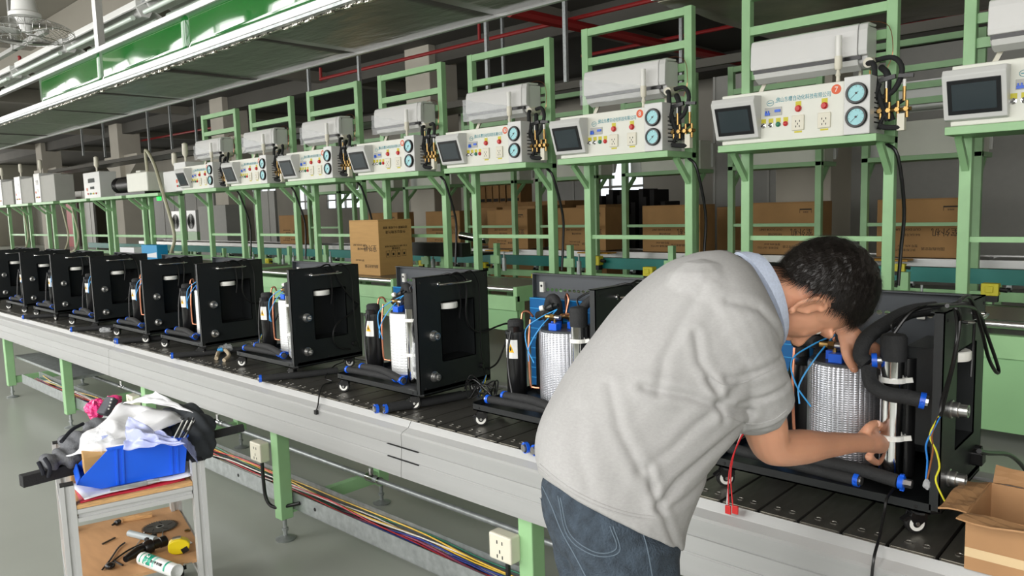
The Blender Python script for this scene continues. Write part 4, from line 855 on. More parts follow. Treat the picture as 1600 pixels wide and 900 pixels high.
    # copper
    b = B(); b.tube([q(-.405, 2.05, 1.19), q(-.403, 2.035, 1.1), q(-.395, 2.03, .96), q(-.385, 2.035, .945), q(-.36, 2.04, .944)], .0042, 8); b.tube([q(-.46, 2.06, 1.175), q(-.46, 2.07, 1.21), q(-.43, 2.07, 1.215), q(-.40, 2.06, 1.2)], .0042, 8); b.obj('copper_pipe', mCop, t, smooth=True)
    B().tube([q(-.37, 2.22, 1.18), q(-.375, 2.22, 1.25), q(-.36, 2.21, 1.27), q(-.345, 2.2, 1.25), q(-.35, 2.19, 1.2), q(-.33, 2.18, 1.18)], .0045, 8).obj('copper_pipe', mCop, t, smooth=True)
    B().tube([q(-.39, 2.1, 1.19), q(-.34, 2.08, 1.197), q(-.29, 2.09, 1.21), q(-.24, 2.1, 1.215)], .0028, 6).obj('copper_pipe', mCop, t, smooth=True)
    b = B().cyl(q(-.385, 2.12, 1.22), q(-.35, 2.12, 1.235), .014, 10); b.cyl(q(-.35, 2.12, 1.235), q(-.33, 2.12, 1.24), .008, 6); b.obj('solenoid_valve', mBlk, t)
    B().cyl(q(-.40, 2.10, 1.225), q(-.387, 2.105, 1.229), .010, 12).obj('solenoid_cap', mWhite, t)
    # wiring
    B().tube([q(-.31, 2.09, 1.23), q(-.36, 2.05, 1.2), q(-.4, 2.02, 1.16), q(-.38, 2.0, 1.1), q(-.33, 1.98, 1.05)], .0022, 6).obj('signal_wire', mWC, t)
    if detail > 0: B().tube([q(-.31, 2.09, 1.23), q(-.34, 2.03, 1.17), q(-.37, 2.0, 1.1), q(-.365, 1.99, 1.05)], .0022, 6).obj('signal_wire', mWC, t)
    B().tube([q(-.455, 2.0, 1.16), q(-.46, 1.985, 1.08), q(-.45, 1.975, 1.0), q(-.42, 1.96, .92)], .0042, 8).obj('black_cable', mCable, t, smooth=True)
    for m, dz in ((mWR, 0), (mWW, .006)): B().tube([q(-.422, 1.96, .925), q(-.40, 1.95, .90+dz), q(-.37, 1.94, .888+dz)], .0018, 5).obj('wire_end', m, t)
    B().tube([q(-.13, 1.985, 1.265), q(-.135, 1.99, 1.29), q(-.10, 2.03, 1.315), q(-.04, 2.06, 1.33), q(.006, 2.08, 1.338), q(.012, 2.12, 1.30), q(.010, 2.13, 1.22), q(.01, 2.12, 1.15)] if detail > 1 else [q(-.13, 1.985, 1.265), q(-.12, 2.0, 1.3), q(-.05, 2.06, 1.335)], .0034, 6).obj('sensor_cable', mCable, t, smooth=True)
    if tray:
        hose(t, 'foam_hose', [q(-.56+rnd.uniform(0, .04), 1.935, .9), q(-.36, 1.945, .9), q(-.2, 1.94+rnd.uniform(0, .02), .9)], .0145, ends='ab')
        hose(t, 'foam_hose', [q(-.47, 1.965, .915), q(-.3, 1.945, .925), q(-.13, 1.925, .905)] if rnd.random() > .3 else [q(-.5, 1.975, .9), q(-.3, 1.98, .9), q(-.14, 1.97, .9)], .0155, ends='ab')
    # power cables over the panel
    if cables:
        o_ = Vector((XP+2.3, 0, 0)); wob = rnd.uniform(-.03, .03)
        pth = lambda L, dx=.008: [onx(a, c, -2.3)+o_+Vector((dx, wob*(i/len(L)), 0)) for i, (a, c) in enumerate(L)]
        kind = seed % 3
        if kind == 0: A = [(700, 431), (712, 426), (724, 434), (728, 455), (727, 490), (735, 512), (752, 519), (775, 510), (792, 505), (796, 512), (788, 540), (778, 565), (764, 576)]
        elif kind == 1: A = [(700, 428), (712, 424), (722, 440), (735, 470), (750, 490), (758, 500), (745, 515), (722, 535), (715, 560), (724, 580), (742, 582)]
        else: A = [(705, 428), (720, 424), (738, 440), (745, 480), (735, 520), (720, 550)]
        B().tube(pth(A), .0042, 8).obj('power_cable', mCable, t, smooth=True)
        G = [(722, 426), (735, 424), (746, 445), (748, 490), (751, 550), (757, 585)]
        if kind != 2: B().tube(pth(G, .012), .003, 7).obj('power_cable', mCable, t, smooth=True)
        if kind != 1:
            for m, L in ((mWB, [(757, 585), (750, 605), (744, 625)]), (mWY, [(757, 585), (754, 605), (750, 622)])): B().tube(pth(L, .012), .0018, 5).obj('wire_end', m, t)
    return t
UX = [-7.61, -6.78, -5.89, -4.98, -4.20, -3.23, -2.30, -1.43, -.45]
UL = ['leftmost complete black machine, farthest along the slat conveyor', 'black machine second from the left end', 'black machine third from the left end', 'black machine with loose blue wires, fourth from the left', 'black machine fifth from the left, white tank beside its panel', 'black machine sixth from the left with a white cap in its window', 'black machine left of the one hidden by the worker, clear bag hung on its front', 'black machine half hidden behind the worker\'s back, blue condenser showing', 'black machine the worker is reaching into, embossed silver tank']
units = []
for i, x in enumerate(UX):
    units.append(make_unit(x, UL[i], 2, foil=i >= 7, seed=[2, 1, 2, 0, 0, 1, 0, 2, 2][i], cables=i not in (8,), tray=i != 8))
u7, u8, u9 = units[6], units[7], units[8]
units.append(make_unit(-8.5, 'black machine cut by the left edge of the frame', 1, seed=1))
# bags hanging on the front of three machines
for u, XP, a, c in ((u7, -2.3, 1, 1.0), (units[5], -3.23, 2, .96), (units[3], -4.98, 3, .98)):
    bag(u, (XP-.05, 1.94, c), .045, a, (.8, .45, 1.7)); B().tube([(XP-.05, 1.93, c+.07), (XP-.075, 1.94, c+.13), (XP-.04, 1.96, c+.22), (XP-.005, 1.99, c+.27)], .0035, 7).obj('bag_cable', mCable, u, smooth=True)
    b = B(); b.box(XP-.07, 1.93, c-.05, XP-.04, 1.95, c-.03).box(XP-.06, 1.935, c-.02, XP-.03, 1.95, c+.0); b.obj('bagged_part', mBlkP, u)
XP9 = -.45
# u8: yellow sensor nothing; extra thick hose and gauge
# u9: hoses and loose wires in front
hose(u9, 'insulated_pipe', [ony(1462, 482, 2.2), ony(1420, 488, 2.14), ony(1383, 507, 2.06), ony(1353, 530, 1.99), ony(1345, 555, 1.97), ony(1356, 568, 1.965)], .019, ends='')
hose(u9, 'insulated_pipe', [ony(1357, 575, 1.965), ony(1362, 600, 1.94), ony(1385, 615, 1.92), ony(1415, 620, 1.93), ony(1446, 627, 1.94)], .018, ends='b')
for (a, c, d_, e) in ((1356, 563, 1390, 563),):
    p, r_ = ony(1362, 563, 1.965), ony(1384, 563, 1.975); cl = B().lathe([(.016, 0), (.018, 0), (.018, .012), (.014, .013)], p, (r_-p), 14).obj('blue_clamp', mBlue, u9, smooth=True); B().cyl(p, r_, .009, 10).obj('steel_spigot', mSteel, u9, smooth=True)
p = ony(1362, 690, 1.96); r_ = ony(1384, 690, 1.985); B().lathe([(.010, 0), (.011, .002), (.011, .03)], p, r_-p, 14).obj('steel_spigot', mChrome, u9, smooth=True)
p = ony(1478, 645, 1.93); 
hose(u9, 'foam_hose', [ony(1222, 714, 1.95), ony(1320, 728, 1.94), ony(1403, 752, 1.93)], .0165, ends='')
hose(u9, 'foam_hose', [ony(1140, 700, 1.955), ony(1250, 728, 1.935), ony(1343, 751, 1.925)], .015, ends='b')
p = ony(1410, 754, 1.93); B().lathe([(.012, -.008), (.017, -.008), (.017, .004), (.012, .004)], p, X_, 14).bar(p+Vector((0, 0, -.02)), p+Vector((0, 0, .02)), .009).obj('blue_clamp', mBlue, u9, smooth=True); B().cyl(p, p+X_*.022, .011, 6).obj('steel_nut', mSteel, u9)
o_ = lambda L, X: [onx(a, c, X) for a, c in L]
B().tube([Vector((XP9-.13, 1.985, 1.265)), ony(1414, 498, 2.0), ony(1430, 484, 2.02), ony(1455, 478, 2.05)]+o_([(1490, 478), (1500, 500), (1492, 560), (1480, 610), (1470, 650)], -.425), .0045, 8).obj('power_cable', mCable, u9, smooth=True)
B().tube(o_([(1500, 470), (1512, 463), (1522, 478), (1535, 520), (1545, 560), (1557, 582), (1560, 575), (1545, 530), (1530, 490), (1510, 478), (1480, 478)], -.41), .0045, 8).obj('power_cable', mCable, u9, smooth=True)
B().tube(o_([(1492, 478), (1495, 520), (1488, 570), (1472, 625), (1468, 650)], -.428), .0035, 8).obj('power_cable', mCable, u9, smooth=True)
for m, L in ((mWB, [(1469, 650), (1458, 672), (1447, 695), (1449, 720), (1447, 748)]), (mWN, [(1466, 652), (1456, 680), (1458, 700), (1454, 725), (1449, 748)]), (mWY, [(1468, 650), (1453, 680), (1463, 705), (1468, 730), (1462, 750), (1472, 775), (1481, 790)])):
    B().tube([ony(a, c, 1.905) for a, c in L], .0022, 6).obj('wire_end', m, u9)
p = ony(1448, 757, 1.905); bag(u9, p, .009, 4, (.8, .6, 1.3), name='wire_cap')
b = B(); b.tube(o_([(1530, 705), (1545, 708), (1575, 710), (1595, 725), (1612, 750)], -.42), .0065, 8); b.obj('mains_lead', mCable, u9, smooth=True); B().box(-.455, 2.20, .90, -.425, 2.245, .935).obj('lead_socket', mBlkP, u9, bevel=.004)
# wires with red spades hanging in front of the conveyor by the shirt
rw = thing('hanging_wires', 'red and white wires with red spade connectors hanging over the conveyor edge', 'wire', ony(1140, 790, 1.75))
for m, L in ((mWR, [(1166, 672), (1155, 690), (1143, 720), (1138, 755), (1139, 790)]), (mWW, [(1160, 674), (1150, 700), (1141, 730), (1138, 760), (1136, 788)]), (mWR, [(1164, 672), (1150, 700), (1142, 740), (1145, 790)])):
    P = [ony(a, c, 1.93-.16*i/(len(L)-1)) for i, (a, c) in enumerate(L)]; B().tube(P, .0018, 6).obj('wire', m, rw)
for px in (1138, 1149): p = ony(px, 796, 1.77); B().box(p.x-.008, p.y-.003, p.z-.012, p.x+.008, p.y+.003, p.z+.01).obj('spade_connector', mRed, rw, bevel=.001)
B().tube([onz(1415, 752, .885)+Vector((0, -.02, .012)), ony(1388, 775, 1.89), ony(1382, 800, 1.86), ony(1374, 840, 1.80), ony(1366, 870, 1.74), ony(1362, 905, 1.735), ony(1360, 940, 1.735)], .0035, 8).obj('thin_cable', mCable, smooth=True)
tag(bpy.data.objects['thin_cable'], 'thin black cable hanging from the right machine down over the white rim', 'cable')

# ---------------- loose things on the near conveyor ----------------
def floor_hose(ends, label):
    t = None
    for i, (e, k_) in enumerate(ends):
        p = onz(e[0], e[1], .8175); q_ = Vector((p.x+k_, min(p.y+.40, 2.30), .8175)); p.y = max(p.y, 1.775)
        t = thing('foam_pipe', label[i], 'pipe', ((p.x+q_.x)/2, (p.y+q_.y)/2, .80), 'foam pipes with blue clamps lying on the conveyor')
        hose(t, 'foam_sleeve', [q_, (p+q_)/2+Vector((.01, 0, .001)), p+Vector((.0, 0, .002))], .0165, ends='b')
floor_hose([((578, 642), .10), ((600, 640), .10)], ['foam pipe with blue end over the rim, left of the pair by the bagged machine', 'foam pipe with blue end over the rim, right of the pair by the bagged machine'])
floor_hose([((387, 596), .15)], ['single foam pipe jutting over the rim left of the sixth machine'])
floor_hose([((258, 558), .16)], ['single foam pipe jutting over the rim below the fifth machine'])
floor_hose([((160, 536), .14), ((168, 536), .14)], ['foam pipe over the rim below the fourth machine, left of two', 'foam pipe over the rim below the fourth machine, right of two'])
floor_hose([((98, 517), .18)], ['foam pipe over the rim below the third machine'])
floor_hose([((806, 706), .08), ((826, 708), .08)], ['foam pipe with blue cap left of the worker\'s shirt, left of two', 'foam pipe with blue cap touching the worker\'s shirt'])
floor_hose([((25, 497), .2)], ['foam pipe over the rim at the left edge'])
tangle = thing('cable_bundle', 'coiled black cables and plugs in front of the machine half hidden by the worker', 'cable', onz(735, 640, .80))
random.seed(3); c0 = onz(752, 628, .83)
for i in range(5):
    P = []
    for j in range(11):
        a = j/10*2*PI+i; P.append(c0+Vector((math.cos(a)*(.04+.012*i)+random.uniform(-.01, .01), math.sin(a)*.03+random.uniform(-.01, .01), .012+abs(math.sin(a*1.5+i))*(.03+.014*i))))
    B().tube(P, .0028, 6).obj('cable', mCable, tangle, smooth=True)
B().lathe([(.016, 0), (.019, .01), (.019, .03), (.012, .034), (.012, .05)], onz(775, 640, .825), Vector((.9, .3, .1)), 14).obj('plug', mBlkP, tangle, smooth=True)
cw = thing('thin_lead', 'thin black lead with end plug hanging over the rim left of the bagged machine', 'cable', onz(505, 590, .8))
B().tube([onz(538, 565, .87), onz(522, 572, .82), onz(508, 590, .81), onz(520, 596, .805), onz(505, 602, .805), onz(499, 618, .806), ony(497, 632, 1.765), ony(495, 640, 1.742)], .003, 6).obj('lead', mCable, cw, smooth=True); p = ony(494, 643, 1.741); B().box(p.x-.008, p.y-.006, p.z-.012, p.x+.008, p.y+.006, p.z+.006).obj('plug', mBlkP, cw)
for i, (px, py, s, sc) in enumerate([(160, 520, .04, (1.5, .8, .5)), (348, 553, .045, (1.2, .8, .8)), (50, 465, .05, (1.3, .8, .8)), (395, 540, .04, (1, .7, 1.2))]):
    p = onz(px, py, .80); o = bag(None, p+Vector((0, .02, s*sc[2]*.85)), s, 10+i, sc, name='plastic_bag'); tag(o, 'crumpled clear plastic bag on the conveyor '+['left of the fourth machine', 'between the fifth and sixth machines', 'beside the leftmost machine', 'beside the tray of the sixth machine'][i], 'bag', 'clear plastic bags on the conveyor')
rg = thing('rag', 'blue and beige rag lying on the slats between the fifth and sixth machines', 'rag', onz(345, 560, .8))
B().tube([onz(338, 560, .812), onz(342, 550, .822), onz(352, 547, .83), onz(358, 556, .82), onz(350, 563, .81)], .011, 8).obj('cloth', M('beige_cloth', (180, 165, 140), .9), rg, smooth=True); B().tube([onz(340, 548, .83), onz(348, 546, .835)], .012, 8).obj('cloth_band', mWC, rg, smooth=True)
# small open carton at the right end
ob = thing('open_box', 'small worn open cardboard box at the right end of the conveyor', 'box', (-.27, 1.95, .8))
bx0, bx1, by0, by1, bz = -.372, -.12, 1.79, 2.02, .925
b = B(); tH = .004; b.box(bx0, by0, .801, bx1, by0+tH, bz).box(bx0, by1-tH, .801, bx1, by1, bz).box(bx0, by0+tH, .801, bx0+tH, by1-tH, bz).box(bx1-tH, by0+tH, .801, bx1, by1-tH, bz).box(bx0+tH, by0+tH, .801, bx1-tH, by1-tH, .805); b.obj('box_wall', mCardO, ob)
def flap(a, b_, off, m=mCardO):
    a, b_, off = Vector(a), Vector(b_), Vector(off); g = B(); g.grid(lambda u, v: a.lerp(b_, .02+.96*u)+off*v+Vector((0, 0, .004*math.sin(u*9+v*3))), 8, 3); g.obj('flap', m, ob, thick=.0035)
flap((bx0, by0, bz), (bx1, by0, bz), (-.012, -.052, .004)); flap((bx0, by0, bz), (bx0, by1, bz), (-.055, .0, -.004)); flap((bx1, by0, bz), (bx1, by1, bz), (.05, 0, .02)); flap((bx0, by1, bz), (bx1, by1, bz), (0, .03, .035))
B().box(bx0+.0, by0-.0008, .80+.03, bx1, by0, .80+.05).obj('tape', M('parcel_tape', (205, 180, 140), .25), ob)
# ---------------- the worker ----------------
import numpy as np
mSkin = M('skin', (206, 150, 120), .5, var=.04, vs=12, bump=.04, bs=150, Subsurface_Weight=.12, Subsurface_Scale=.02)
mShirt = M('grey_marl_cotton', (162, 161, 160), .95, var=.05, vs=160, bump=.12, bs=600, stretch=(1, 1, 2.2))
mCollar = M('pale_blue_marl_rib', (186, 196, 216), .9, var=.08, vs=180, bump=.15, bs=500)
mJean = M('washed_denim', (54, 65, 76), .9, var=.35, vs=45, bump=.5, bs=260)
mStitch = M('denim_stitch', (92, 106, 118), .8)
mHair = M('black_hair', (26, 22, 20), .38, var=.2, vs=40)
man = thing('person', 'man in pale grey T-shirt and jeans bending over the right-hand black machine', 'person', (-.88, 1.17, 0))
IR, IU, ID = CX, -CY, CZ           # right, up and away as seen by the photographer, used only to lay out the pose
def union(name, b, mat, parent, vox, smooth=6, post=None, factor=.5):
    me = bpy.data.meshes.new('tmp'); me.from_pydata(b.v, [], b.f)
    bm = bmesh.new(); bm.from_mesh(me); bmesh.ops.recalc_face_normals(bm, faces=bm.faces); bm.to_mesh(me); bm.free()
    o = bpy.data.objects.new('tmp', me); C.objects.link(o); r = o.modifiers.new('r', 'REMESH'); r.mode = 'VOXEL'; r.voxel_size = vox
    s_ = o.modifiers.new('s', 'SMOOTH'); s_.iterations = smooth; s_.factor = factor
    m2 = bpy.data.meshes.new_from_object(o.evaluated_get(bpy.context.evaluated_depsgraph_get())); bpy.data.objects.remove(o)
    n = len(m2.vertices); co = np.empty(n*3, 'f'); m2.vertices.foreach_get('co', co); co = co.reshape(-1, 3)
    no = np.empty(n*3, 'f'); m2.vertex_normals.foreach_get('vector', no); no = no.reshape(-1, 3)
    if post is not None: co = post(co, no)
    co = co-np.array(org(parent)); m2.vertices.foreach_set('co', co.astype('f').ravel()); m2.materials.clear(); m2.materials.append(mat)
    m2.polygons.foreach_set('use_smooth', [True]*len(m2.polygons)); m2.update(); m2.name = name
    ob = bpy.data.objects.new(name, m2); C.objects.link(ob); ob.parent = parent; ORG[ob.name] = org(parent); return ob
def chain(b, pts, n=14, k=4):     # pts: (px, py, depth, radius m): tapering limb
    P = [dep(*p[:3]) for p in pts]; rr = [p[3] for p in pts]; Q = smooth_pts([Vector((*P[i], )) for i in range(len(P))], k)
    R_ = []
    for i in range(len(P)-1):
        for j in range(k): t = j/k; t = t*t*(3-2*t)*.5+t*.5; R_.append(rr[i]*(1-t)+rr[i+1]*t)
    R_.append(rr[-1]); b.sweep(Q, R_ if len(Q) == len(R_) else [rr[0]]*len(Q), n); b.sph(Q[0], R_[0]*.98, 12, 8); b.sph(Q[-1], R_[-1]*.98, 12, 8)
# head frame
U = (IR*1+IU*.10-ID*.02).normalized(); F = (-IU*1+ID*.42); F = (F-U*F.dot(U)).normalized(); L = F.cross(U).normalized()   # L: the wearer's right, towards the photographer
HC = dep(1272, 459, 1.63); HS = .99
def H(x, y, z): return HC+(L*x+F*y+U*z)*HS      # x right, y front, z up
body = B()
def ell(c, rx, ry, rz, n=24, m=16):
    k0 = len(body.v); body.sph((0, 0, 0), 1, n, m)
    for i in range(k0, len(body.v)): v = body.v[i]; body.v[i] = H(c[0]+v.x*rx, c[1]+v.y*ry, c[2]+v.z*rz)
ell((0, -.012, .025), .078, .098, .098); ell((0, .03, -.03), .062, .066, .085); ell((0, .06, -.095), .033, .032, .026); ell((0, .0, -.07), .058, .055, .05)
ell((0, .075, .02), .06, .022, .014); ell((.032, .062, -.035), .022, .02, .02); ell((-.032, .062, -.035), .022, .02, .02)
ell((0, .092, -.055), .024, .012, .009); ell((0, .093, -.067), .021, .011, .008)
def hch(pts, n=10):
    P = smooth_pts([H(*p[:3]) for p in pts], 3); rr = []
    for i in range(len(pts)-1):
        for j in range(3): t = j/3; rr.append((pts[i][3]*(1-t)+pts[i+1][3]*t)*HS)
    rr.append(pts[-1][3]*HS); body.sweep(P, rr, n)
hch([(0, .086, .01, .008), (0, .098, -.012, .010), (0, .112, -.03, .014), (0, .098, -.038, .012)])
EZ = -.03
_hch, _ell = hch, ell
def hch(P, n=10): _hch([(a, b_-.002, c+EZ, d) for a, b_, c, d in P], n)
def ell(c, *r): _ell((c[0], c[1], c[2]+EZ), *r)
for s in (1, -1):      # ears: rim, inner plate, lobe
    hch([(s*.072, .002, -.045, .005), (s*.082, -.018, -.035, .0052), (s*.090, -.030, -.008, .0055), (s*.088, -.024, .014, .0055), (s*.082, -.004, .022, .0055), (s*.076, .008, .012, .005)])
    hch([(s*.074, .004, -.05, .008), (s*.080, -.006, -.043, .008)])
    ell((s*.074, -.008, -.012), .006, .018, .03, 12, 8); hch([(s*.078, -.014, .012, .004), (s*.084, -.020, -.006, .004), (s*.08, -.012, -.028, .004)])
    hch([(s*.077, .006, -.018, .005), (s*.078, .006, -.008, .004)])
chain(body, [(1120, 470, 1.64, .075), (1165, 458, 1.63, .063), (1205, 456, 1.63, .058), (1245, 468, 1.63, .056)])
# torso core and legs inside the clothes
chain(body, [(975, 760, 1.50, .10), (1010, 640, 1.54, .10), (1070, 530, 1.60, .11), (1120, 480, 1.62, .085)], 16)
# right (near) arm
chain(body, [(1125, 530, 1.50, .05), (1165, 600, 1.515, .046), (1192, 655, 1.535, .046), (1203, 692, 1.56, .040), (1222, 700, 1.585, .038), (1255, 698, 1.63, .0375), (1295, 695, 1.71, .029), (1335, 692, 1.79, .0225), (1352, 692, 1.83, .023)], 16, 5)
# right hand: palm, four fingers round the back of the cylinder, thumb in front of them
chain(body, [(1345, 692, 1.82, .024), (1362, 690, 1.86, .027), (1374, 694, 1.89, .024)], 12)
for f_ in ([(1360, 676, 1.86, .0125), (1372, 666, 1.91, .0105), (1386, 666, 1.945, .009), (1398, 672, 1.95, .008)], [(1364, 688, 1.87, .012), (1378, 682, 1.925, .0105), (1392, 682, 1.95, .009), (1404, 686, 1.95, .008)],
           [(1363, 702, 1.87, .0115), (1376, 700, 1.925, .010), (1390, 700, 1.95, .009), (1400, 702, 1.95, .008)], [(1358, 714, 1.87, .0105), (1368, 722, 1.91, .009), (1380, 724, 1.94, .008), (1390, 722, 1.945, .007)],
           [(1350, 680, 1.83, .014), (1358, 668, 1.83, .0115), (1368, 662, 1.845, .010), (1375, 664, 1.85, .0085)]): chain(body, f_, 10, 3)
# left (far) arm and hand
chain(body, [(1150, 480, 1.78, .05), (1205, 476, 1.92, .045), (1250, 462, 2.04, .04), (1285, 475, 2.02, .034), (1320, 512, 1.985, .026), (1330, 526, 1.975, .026)], 14)
chain(body, [(1327, 522, 1.975, .027), (1338, 536, 1.97, .030), (1345, 548, 1.975, .026)], 12); chain(body, [(1320, 526, 1.97, .018), (1328, 545, 1.965, .017)], 10)
for f_ in ([(1322, 538, 1.965, .016), (1324, 555, 1.955, .0135), (1330, 568, 1.955, .012), (1335, 577, 1.96, .0105)], [(1346, 535, 1.965, .0125), (1366, 540, 1.965, .0105), (1378, 552, 1.98, .0095), (1382, 566, 1.99, .0085)],
           [(1350, 545, 1.975, .0125), (1366, 553, 1.98, .0105), (1374, 566, 1.99, .0095), (1376, 578, 2.0, .0085)], [(1348, 556, 1.985, .012), (1360, 566, 1.99, .010), (1366, 578, 2.0, .009), (1366, 588, 2.005, .008)],
           [(1344, 566, 1.99, .011), (1352, 577, 2.0, .009), (1354, 588, 2.01, .0078)]): chain(body, f_, 10, 3)
skin = union('body', body, mSkin, man, .0034, 3)
# nails and eyes
for (px, py, d_) in ((1334, 573, 1.949), (1373, 662, 1.838)):
    c = dep(px, py, d_); b = B(); b.sph((0, 0, 0), 1, 12, 6); b.v = [c+IR*v.x*.006+IU*v.y*.0075+ID*v.z*.002 for v in b.v]; b.obj('nail', M('nail', (226, 180, 160), .3) if 'nail' not in bpy.data.materials else bpy.data.materials['nail'], skin, smooth=True)
for s in (1, -1):
    b = B(); b.sph(H(s*.03, .070, -.002), .0118*HS, 14, 10); b.obj('eye', mWhite, skin, smooth=True); b = B(); b.sph(H(s*.031, .078, -.002), .0045, 10, 8); b.obj('iris', mDark, skin, smooth=True)
    b = B(); b.tube([H(s*.014, .095, .022), H(s*.03, .094, .026), H(s*.048, .082, .02)], .0032, 8); b.obj('eyebrow', mHair, skin, smooth=True)
# hair: shell plus strands that fall away from the whorl
from mathutils.bvhtree import BVHTree
_hb = BVHTree.FromPolygons([v.co+org(man) for v in skin.data.vertices], [tuple(p_.vertices) for p_ in skin.data.polygons])
def hairR(d):      # distance of the scalp or nape along unit direction d in head space (x, y, z)
    dw = (L*d.x+F*d.y+U*d.z).normalized(); e = 1/Vector((d.x/.078, d.y/.098, d.z/.098)).length; o_ = H(0, -.012, .025)
    h = _hb.ray_cast(o_+dw*.22, -dw, .22)
    if h[0] is None or d.z > -.25: return e
    return min(max(e, ((h[0]-o_).length)/HS), .135)
def hairIn(d):
    y, z, x = d.y, d.z, abs(d.x)
    if y > .62 and z < .55: return 0            # forehead and face
    if y > .1 and z < .55-.9*(x > .0)*(1-(y-.1)*1.6)*.55+(-.05): return 0 if z < .12+.65*(y-.1) else 1
    if z < (-.84 if y < -.42 else -.62): return 0
    if y > -.30 and z < -.30: return 0
    if y > -.22 and z < -.12: return 1 if (y > .06 and z > -.42) else 0
    return 1
hb = B(); NU, NV = 72, 48; base = Vector((0, -.012, .025)); keep = {}
def hp(d, off): r = hairR(d); return H(*(base+d*(r+off)))
grid = []
for j in range(NV+1):
    for i in range(NU):
        t, a = PI*j/NV, 2*PI*i/NU; d = Vector((math.sin(t)*math.cos(a), math.sin(t)*math.sin(a), math.cos(t))); n_ = noise.noise(d*9)*.004
        grid.append((d, hairIn(d))); hb.v.append(hp(d, (.013 if grid[-1][1] else .001)+n_))
for j in range(NV):
    for i in range(NU):
        q4 = (j*NU+i, (j+1)*NU+i, (j+1)*NU+(i+1) % NU, j*NU+(i+1) % NU)
        if sum(grid[k_][1] for k_ in q4) >= 2: hb.f.append(q4); hb.mi.append(0)
rnd = random.Random(11); wh = Vector((.25, -.62, .74)).normalized(); cnt = 0
while cnt < 15000:
    z = rnd.uniform(-1, 1); a = rnd.uniform(0, 2*PI); d = Vector((math.sqrt(1-z*z)*math.cos(a), math.sqrt(1-z*z)*math.sin(a), z))
    if not hairIn(d): continue
    away = (d-wh); away = away-d*away.dot(d)
    if away.length < .02: continue
    away.normalize(); side = d.cross(away); dirn = (away*1+side*.35+Vector((rnd.gauss(0, .16), rnd.gauss(0, .16), rnd.gauss(0, .16)))).normalized()
    near = (d-wh).length; Ln = rnd.uniform(.020, .036)*(1.0 if d.z > -.1 else .6); lift = rnd.uniform(.004, .010); o0 = .006 if near > .22 else .001
    w_ = side.normalized()*.0006; P = []
    for s_ in range(4):
        t = s_/3; dd = (d+dirn*(Ln*t/.09)).normalized(); P.append(H(*(base+dd*(hairR(dd)+o0+.007*t*(1.2 if t < .7 else .9)+lift*t))))
    ws = (L*w_.x+F*w_.y+U*w_.z); k0 = len(hb.v); 
    for s_, p in enumerate(P): f_ = 1-.3*s_; hb.v += [p-ws*f_, p+ws*f_]
    for s_ in range(3): hb.f.append((k0+2*s_, k0+2*s_+1, k0+2*s_+3, k0+2*s_+2)); hb.mi.append(0)
    cnt += 1
hair = hb.obj('hair', mHair, skin); hair['kind'] = 'stuff'
# ---- T-shirt ----
sb = B()
ST = [((841, 737), (1064, 853), 1.50, .165), ((835, 705), (1072, 812), 1.50, .165), ((846, 655), (1098, 735), 1.51, .165), ((882, 592), (1130, 690), 1.53, .172), ((928, 527), (1152, 655), 1.55, .185),
      ((974, 472), (1172, 615), 1.58, .20), ((1020, 428), (1190, 575), 1.60, .205), ((1068, 399), (1204, 540), 1.61, .19), ((1118, 389), (1206, 536), 1.62, .15), ((1152, 401), (1208, 530), 1.63, .098)]
NR = 40; rings = []
for i in range(len(ST)*4-3):
    t = i/4; k_ = min(int(t), len(ST)-2); f_ = t-k_
    def ip(fn):
        a = [fn(ST[max(0, min(len(ST)-1, k_+o))]) for o in (-1, 0, 1, 2)]; return .5*((2*a[1])+(a[2]-a[0])*f_+(2*a[0]-5*a[1]+4*a[2]-a[3])*f_*f_+(3*a[1]-a[0]-3*a[2]+a[3])*f_**3)
    bx, by, fx, fy, d_, th = [ip(fn) for fn in (lambda s: s[0][0], lambda s: s[0][1], lambda s: s[1][0], lambda s: s[1][1], lambda s: s[2], lambda s: s[3])]
    A, Z = dep(bx, by, d_), dep(fx, fy, d_); c = (A+Z)/2; e = (Z-A)/2; w_ = ID.copy(); hh = max(0, 1-i/6)
    ring = []
    for k2 in range(NR):
        a = 2*PI*k2/NR; ca, sa = math.cos(a), math.sin(a); ca = math.copysign(abs(ca)**.9, ca); sa = math.copysign(abs(sa)**.85, sa)
        ring.append(c+e*ca-w_*sa*th+IU*(.022*hh*max(0, sa)))
    rings.append(ring)
k0 = len(sb.v); sb.v += [p for r in rings for p in r]
for i in range(len(rings)-1):
    for k2 in range(NR): a, c = i*NR+k2, i*NR+(k2+1) % NR; sb.f.append((k0+a, k0+c, k0+c+NR, k0+a+NR)); sb.mi.append(0)
sb.f += [tuple(k0+i for i in range(NR-1, -1, -1)), tuple(k0+(len(rings)-1)*NR+i for i in range(NR))]; sb.mi += [0, 0]
chain(sb, [(1095, 470, 1.50, .085), (1128, 520, 1.475, .09), (1152, 565, 1.485, .084), (1170, 605, 1.50, .078), (1176, 620, 1.51, .076)], 24)
sb.f = sb.f; k0 = len(sb.v)
cA, cB = dep(1175, 612, 1.508), dep(1182, 636, 1.52); sb.cyl(cA, cB, .0765, 28, .075)
chain(sb, [(1120, 470, 1.74, .085), (1165, 480, 1.84, .075), (1200, 478, 1.91, .068)], 16)
